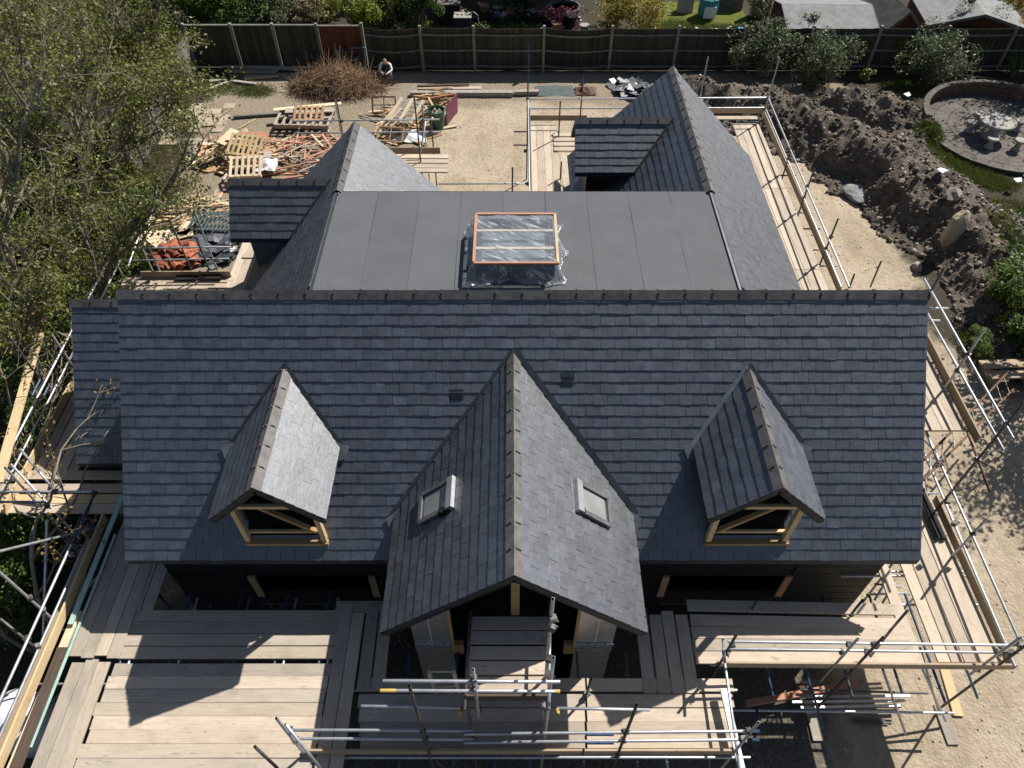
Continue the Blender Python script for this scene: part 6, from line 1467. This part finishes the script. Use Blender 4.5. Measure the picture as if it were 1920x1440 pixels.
def grow(rg, base, dir0, L, r, levels, segs, tips, wander=.18, lift=.05, kids=(3, 5), shrink=.62, fork=.75):
    stack = [(np.array(base, float), np.array(dir0, float), L, r, 0)]
    while stack:
        p, d, l, rr, lv = stack.pop(); n = 5 if lv < 2 else 4; pts = [p]
        d = d/np.linalg.norm(d)
        for k in range(n):
            d = d+rg.normal(0, wander, 3)+np.array([0, 0, lift]); d /= np.linalg.norm(d); q = p+d*l/n
            r0, r1 = rr*(1-.55*k/n), rr*(1-.55*(k+1)/n); segs.append((p, q, r0, r1, lv)); p = q; pts.append(p)
            if lv == levels or (lv == levels-1 and k > 1): tips.append((p, d.copy()))
        if lv < levels:
            for c in range(rg.integers(*kids)+1):
                k = rg.integers(1 if lv else 2, n+1); ax = rg.normal(0, 1, 3); ax -= d*ax.dot(d); ax /= np.linalg.norm(ax)
                nd = d+ax*fork*rg.uniform(.5, 1.25); stack.append((pts[k], nd, l*shrink*rg.uniform(.7, 1.2), rr*.55*rg.uniform(.7, 1.1), lv+1))
def tree(label, base, stems, levels, mat, leaf=.09, per=3, spread=.18, seed=0, bark='bark', cat='tree', name='tree', wander=.2, lift=.06, kids=(3, 5), fork=.75, keep=1.0, up=.3):
    rg = np.random.default_rng(seed); t = thing(name, label, cat, base); segs, tips = [], []
    for off, d, L, r in stems: grow(rg, np.array(base)+np.array(off), d, L, r, levels, segs, tips, wander, lift, kids, fork=fork)
    big = [s[:4] for s in segs if s[3] > .012]; small = [s[:4] for s in segs if s[3] <= .012]
    Vs, Fs = [], []
    o = 0
    for lst, n in ((big, 6), (small, 3)):
        if not lst: continue
        V, F = tubes_np(lst, n); Vs.append(V); Fs.append(F+o); o += len(V)
    put('trunk', np_mesh('trunk', np.vstack(Vs), np.vstack(Fs), bark), None, t)
    T = np.array([p for p, d in tips if rg.random() < keep]); 
    if len(T) and per:
        C = np.repeat(T, per, 0); C = C+rg.normal(0, spread, C.shape)*np.array([1, 1, .7])
        V, F, tn = leaf_quads(C, leaf, rg, up); put('crown', np_mesh('crown', V, F, mat, tn), None, t)
    return len(segs), len(tips)*per
def bush(label, c, rad, n, mat, leaf=.1, clumps=14, seed=0, name='shrub', cat='shrub', stems=10, up=.35, group=None, tw='bark', aspect=.6, shell=.55):
    rg = np.random.default_rng(seed); c = np.array(c, float); rad = np.array(rad, float); t = thing(name, label, cat, (c[0], c[1], 0), group)
    cl = rg.normal(0, 1, (clumps, 3)); cl /= np.linalg.norm(cl, axis=1)[:, None]; cl *= rg.uniform(.25, .95, (clumps, 1)); cr = rg.uniform(.13, .45, clumps)
    k = rg.integers(0, clumps, n); d = rg.normal(0, 1, (n, 3)); d /= np.linalg.norm(d, axis=1)[:, None]; rr = rg.uniform(0, 1, n)**(1/3)*(1-shell)+shell*rg.uniform(.7, 1.12, n)
    C = (cl[k]+d*(cr[k]*rr)[:, None])*rad+c; C = C[C[:, 2] > .03]
    V, F, tn = leaf_quads(C, leaf, rg, up, aspect); put('foliage', np_mesh('foliage', V, F, mat, tn), None, t)
    segs = []
    for s in range(stems):
        e = cl[s % clumps]*rad*.9+c; b = np.array([c[0]+rg.normal(0, rad[0]*.15), c[1]+rg.normal(0, rad[1]*.15), 0]); m = (b+e)/2+rg.normal(0, .1, 3); m[2] = abs(m[2])
        segs += [(b, m, .03, .02), (m, e, .02, .008)]
        for _ in range(3): q = e+rg.normal(0, .3, 3)*rad; segs.append((m+(e-m)*rg.uniform(.2, .9), q, .009, .003))
    if segs: V, F = tubes_np(segs, 4); put('stem', np_mesh('stem', V, F, tw), None, t)
def grass_patch(label, pts, n, seed, mat='grass', h=.14, onmound=False, name='grass'):
    rg = np.random.default_rng(seed); C = []
    for (x, y, rx, ry) in pts:
        p = P(x, y, 0.0); m = n//len(pts); a = rg.uniform(0, 6.28, m); r = np.sqrt(rg.uniform(0, 1, m))*(.6+.6*rg.random(m))
        C.append(np.stack([p.x+np.cos(a)*r*rx, p.y+np.sin(a)*r*ry], 1))
    C = np.vstack(C); z = np.maximum(mound_h(C[:, 0], C[:, 1]), 0) if onmound else np.zeros(len(C))
    m = len(C); a = rg.uniform(0, 6.28, m); hh = h*rg.uniform(.4, 1.3, m); w_ = rg.uniform(.008, .018, m); ln = rg.normal(0, .5, (m, 2))*hh[:, None]
    b1 = np.stack([C[:, 0]-np.cos(a)*w_, C[:, 1]-np.sin(a)*w_, z], 1); b2 = np.stack([C[:, 0]+np.cos(a)*w_, C[:, 1]+np.sin(a)*w_, z], 1); tp = np.stack([C[:, 0]+ln[:, 0], C[:, 1]+ln[:, 1], z+hh], 1)
    V = np.stack([b1, b2, tp], 1).reshape(-1, 3); F = np.arange(3*m).reshape(m, 3)
    tag(put(name, np_mesh(name, V, F, mat, rg.uniform(-.5, .5, m))), label, 'grass', kind='stuff')
def plants():
    # the big budding tree on the left
    b = (-12.6, 13.2, 0)
    tree('tall many-stemmed budding tree covering the left side of the view', b,
         [((0, 0, 0), (.10, .25, 1), 4.6, .16), ((-.3, .5, 0), (-.25, .35, 1), 4.4, .14), ((.3, .6, 0), (.22, .45, 1), 4.4, .13), ((.2, -.3, 0), (.15, -.25, 1), 3.6, .11), ((-.5, -.2, 0), (-.3, -.1, 1), 3.6, .12)], 4, 'leaf_olive', .085, 3, .11, 11, kids=(3, 5), wander=.16, lift=.07, fork=.7)
    tree('second budding tree standing behind the tall one near the left boundary', (-14.2, 19.5, 0),
         [((0, 0, 0), (.2, .1, 1), 4.4, .15), ((-.2, .6, 0), (0, .35, 1), 4.2, .13), ((.5, .3, 0), (.3, .3, 1), 4.0, .12)], 4, 'leaf_olive', .095, 4, .13, 12, kids=(3, 5), wander=.17, lift=.06)
    tree('third leafy tree at the top left corner by the side fence', (-15.5, 25.5, 0),
         [((0, 0, 0), (.2, .0, 1), 4.0, .14), ((.3, .4, 0), (.3, .3, 1), 3.8, .12), ((-.3, 0, 0), (-.2, .2, 1), 3.8, .12)], 4, 'leaf_olive', .11, 4, .15, 13, kids=(3, 5), wander=.18)
    tree('low branch with orange buds reaching over the front left deck', (-10.0, 6.0, 0),
         [((0, 0, 0), (.45, .42, 1), 3.6, .07), ((0, .02, 0), (.25, .7, 1), 3.0, .05), ((-.01, -.02, 0), (-.1, -.2, 1), 2.6, .05)], 3, 'leaf_bud', .07, 3, .06, 14, kids=(2, 4), wander=.2, lift=.0, keep=.8)
    tree('thin bare-twigged tree at the left edge below the tall one', (-12.3, 9.2, 0),
         [((0, 0, 0), (.05, .3, 1), 3.2, .09), ((.2, .4, 0), (.3, .3, 1), 3.0, .08), ((-.2, 0, 0), (-.2, -.1, 1), 3.0, .08)], 4, 'leaf_bud', .07, 1, .08, 15, kids=(2, 4), wander=.2, keep=.4)
    # hedge and ivy under the trees
    spots = [(150, 560, 1.1, 1.2, 1.3, 'leaf_ivy', 'bright ivy-green hedge clump behind the upper end of the left rails'), (90, 640, 1.2, 1.2, 1.2, 'leaf_ivy', 'ivy-green hedge clump outside the left rails beside the lower roof'), (60, 760, 1.1, 1.3, 1.1, 'leaf_green', 'green hedge clump left of the pale yellow plank'),
             (10, 620, 1.3, 1.3, 1.3, 'leaf_dark', 'dark green hedge clump at the left edge near the plank end'), (110, 470, 1.2, 1.2, 1.1, 'leaf_green', 'green undergrowth clump at the foot of the tall tree'), (230, 470, .8, .8, .9, 'leaf_ivy', 'bright green shrub by the rear left rail corner'),
             (30, 500, 1.3, 1.3, 1.2, 'leaf_green', 'green clump left of the tall tree trunk'), (60, 380, 1.5, 1.3, 1.0, 'leaf_dark', 'dark undergrowth clump behind the tall tree'), (170, 400, 1.2, 1.1, .8, 'leaf_green', 'low green clump right of the tall tree stems'),
             (30, 280, 1.6, 1.4, 1.0, 'leaf_green', 'green clump between the second tree and the left edge'), (150, 290, 1.5, 1.3, .9, 'leaf_dark', 'dark low clump below the second tree'), (230, 330, 1.0, 1.0, .7, 'leaf_olive', 'olive low clump at the yard edge under the branches'),
             (20, 1010, 1.0, 1.1, 1.2, 'leaf_ivy', 'leafy green clump at the left edge below the front rails corner'), (-10, 1120, .9, 1.0, 1.0, 'leaf_green', 'green clump at the left edge beside the front deck rails'), (10, 900, .9, .9, .8, 'leaf_dark', 'dark clump under the left board rows')]
    for k, (x, y, rx, ry, rz, mt, lb) in enumerate(spots):
        q = P(x, y, rz*.75); bush(lb, (q.x, q.y, rz*.75), (rx*1.25, ry*1.25, rz*1.1), int(5200*rx), mt, .10, 16, 40+k, stems=8, group='clumps along the left boundary')
    # ivy-covered ground
    # beyond the back fence, left to right
    back = [(300, 25, 2.6, 1.8, 1.9, 'leaf_green', 'broad green shrub beyond the dark corner fence, leftmost', .13), (390, 10, 2.0, 1.6, 1.9, 'leaf_green', 'rounded green shrub above the second corner fence post', .13), (470, 12, 1.8, 1.5, 1.4, 'leaf_dark', 'very dark evergreen bush behind the dark fence panels', .12),
            (520, 32, 1.1, .8, .8, 'leaf_grey', 'grey-leaved shrub just over the fence left of the dry scrub', .1), (560, 18, 1.5, 1.1, .9, 'leaf_dry', 'dry straw-coloured scrub behind the red fence bay', .1), (600, 5, 1.3, 1.1, 1.0, 'leaf_dry', 'taller dry scrub at the top behind the red fence bay', .1),
            (670, 20, 1.3, 1.0, 1.5, 'leaf_lime', 'yellow-green bush right of the dry scrub', .11), (725, 18, 1.2, 1.0, 1.2, 'leaf_dark', 'dark bush between the yellow-green bush and the storage box', .11), (790, 14, 1.2, 1.0, 1.3, 'leaf_green', 'mid-green bush left of the dark storage box', .11),
            (775, 48, .9, .4, .25, 'leaf_ivy', 'low green edging plants behind the fence left of the filter', .08), (905, 56, .5, .3, .35, 'leaf_ivy', 'small fresh green plant at the pond outlet', .07), (958, 14, .25, .25, .35, 'leaf_lime', 'green shoot growing in the small terracotta pot', .07),
            (1195, 30, 1.75, 1.3, 1.15, 'leaf_gold', 'rounded golden-green bush right of the purple maple', .11), (1050, 30, 1.15, .6, .6, 'leaf_purple', 'low spreading purple maple beside the pond', .09), (1150, 22, .8, .6, .7, 'leaf_amber', 'amber tipped shrub on the left flank of the golden bush', .09),
            (1440, 12, .9, .8, 1.0, 'leaf_dark', 'dark climber beside the pale shed roof', .1), (1900, 10, .9, .8, 1.3, 'leaf_amber', 'amber-yellow bush at the top right corner', .1), (1880, 60, .9, .6, .9, 'leaf_amber', 'lower amber bush above the fence at the right', .09)]
    for k, (x, y, rx, ry, rz, mt, lb, lf) in enumerate(back):
        q = P(x, y, rz*.8); q.y = max(q.y, 33.0+ry*.6); bush(lb, (q.x, q.y, rz*.85), (rx*1.15, ry, rz), int(2600*rx*max(.6, rz)), mt, lf, 24, 70+k, stems=7, group='shrubs beyond the back fence')
    # in front of the back fence on the right
    fr = [(1440, 90, 1.5, 1.1, 1.6, 'leaf_grey', 'grey-green bush in front of the fence, left of the pair'), (1545, 110, 1.4, 1.0, 1.4, 'leaf_grey', 'grey-green bush in front of the fence, right of the pair'), (1500, 60, 1.2, .8, 1.0, 'leaf_green', 'green bush rising behind the grey-green pair to the shed roof'),
          (1680, 100, .45, .45, .9, 'leaf_lime', 'slim lime-green sapling in front of the dark fence'), (1625, 140, .3, .3, .35, 'leaf_lime', 'tiny lime-green seedling beside the soil heap'), (1770, 110, 1.5, 1.1, 1.5, 'leaf_grey', 'open grey-leaved bush behind the patio'), (1830, 45, 1.2, .9, 1.3, 'leaf_grey', 'sparse grey-leaved top growth above the patio bush'),
          (1520, 160, .35, .3, .3, 'leaf_ivy', 'small bright plant at the top of the soil heap'), (1905, 125, .5, .5, .5, 'leaf_ivy', 'fresh green climber at the right end of the fence')]
    for k, (x, y, rx, ry, rz, mt, lb) in enumerate(fr):
        q = P(x, y, rz*.8); bush(lb, (q.x, q.y, rz*.85), (rx*1.1, ry, rz), int(2700*rx*max(.5, rz)), mt, .095, 26, 110+k, stems=12, group='bushes before the back fence on the right', shell=.4)
    # right edge
    for k, (x, y, rx, ry, rz, mt, lb) in enumerate([(1890, 560, 1.0, 1.2, 1.1, 'leaf_ivy', 'leafy green shrub at the right edge beside the heap toe'), (1910, 500, .9, .9, .9, 'leaf_green', 'green shrub above the leafy one at the right edge'), (1905, 630, .8, .8, .8, 'leaf_green', 'lower green shrub at the right edge above the planks')]):
        q = P(x, y, rz*.8); bush(lb, (q.x+.4, q.y, rz*.85), (rx*1.2, ry, rz), 5200, mt, .1, 16, 140+k, stems=10, group='shrubs at the right edge')
    q = P(1840, 650, .4); bush('bright green feathery conifer seedling by the right guard rails', (q.x, q.y, .42), (.42, .75, .42), 5200, 'leaf_ivy', .07, 12, 150, 'conifer', 'conifer', 4, .6, aspect=.2)
    # trees just beyond the frame that shade the far gardens and dapple the sand on the right
    for k, (x, y, L, lb) in enumerate([(-7, 41.5, 3.4, 'tall dark tree shading the pond garden, left of the row'), (-2.5, 42.0, 3.6, 'tall dark tree shading the pond garden, second of the row'), (2.0, 41.5, 3.4, 'tall dark tree shading the pond garden, right of the row'), (-11.5, 41, 3.4, 'tall dark tree behind the corner fence shrubs')]):
        tree(lb, (x, y, 0), [((0, 0, 0), (0, 0, 1), L, .16), ((.02, 0, 0), (.3, .1, 1), L*.9, .12), ((-.02, 0, 0), (-.3, -.1, 1), L*.9, .12)], 3, 'leaf_dark', .26, 14, .35, 160+k)
    tree('broad leafy tree beyond the right edge dappling the sand', (15.2, 13.2, 0), [((0, 0, 0), (-.1, 0, 1), 3.6, .16), ((.02, 0, 0), (.25, .2, 1), 3.4, .12), ((-.02, 0, 0), (-.2, -.35, 1), 3.2, .12)], 3, 'leaf_green', .14, 3, .25, 170)
    tree('leafy tree beyond the right edge dappling the patio', (23.5, 30.5, 0), [((0, 0, 0), (-.1, 0, 1), 3.4, .16), ((.02, 0, 0), (-.3, -.2, 1), 3.2, .12)], 3, 'leaf_green', .15, 5, .25, 171)
    # grass
    grass_patch('green grass strip on the soil heap side of the patio', [(1740, 265, .7, .7), (1790, 305, .7, .7), (1830, 330, .9, .5), (1760, 290, .6, .6), (1870, 345, .8, .5)], 9000, 1, onmound=True)
    grass_patch('short grass patch in the back left corner of the yard', [(450, 165, 1.3, .7), (480, 172, .9, .6), (400, 165, 1.0, .7)], 5000, 2, h=.09)
    grass_patch('mown lawn grass beyond the back fence', [(1270, 52, 1.2, 1.0), (1330, 55, 1.6, .7), (1380, 58, 1.2, .7)], 16000, 3, h=.07)
    grass_patch('weedy grass under the trees along the left of the yard', [(280, 330, 1.4, 1.2), (300, 280, 1.3, 1.2), (260, 400, 1.2, .9), (330, 240, 1.2, 1.0), (330, 430, .9, .5), (310, 360, 1.0, .8)], 8000, 4, 'leaf_olive', .12)
    grass_patch('rough grass below the bushes behind the soil heap', [(1690, 160, 1.0, .6), (1760, 175, 1.2, .6), (1840, 160, 1.2, .5), (1790, 200, .8, .6)], 8000, 5, onmound=True)
    grass_patch('sparse weeds on the soil at the right edge', [(1890, 390, .8, .6), (1860, 440, .7, .6), (1900, 470, .7, .6), (1820, 640, .5, .6)], 3500, 6, onmound=True)
    grass_patch('green moss and weeds around the garden pond', [(900, 55, .8, .3), (960, 52, 1.2, .6), (800, 55, 1.3, .4), (1000, 56, .8, .4)], 4500, 7, 'leaf_ivy', .1)
plants()
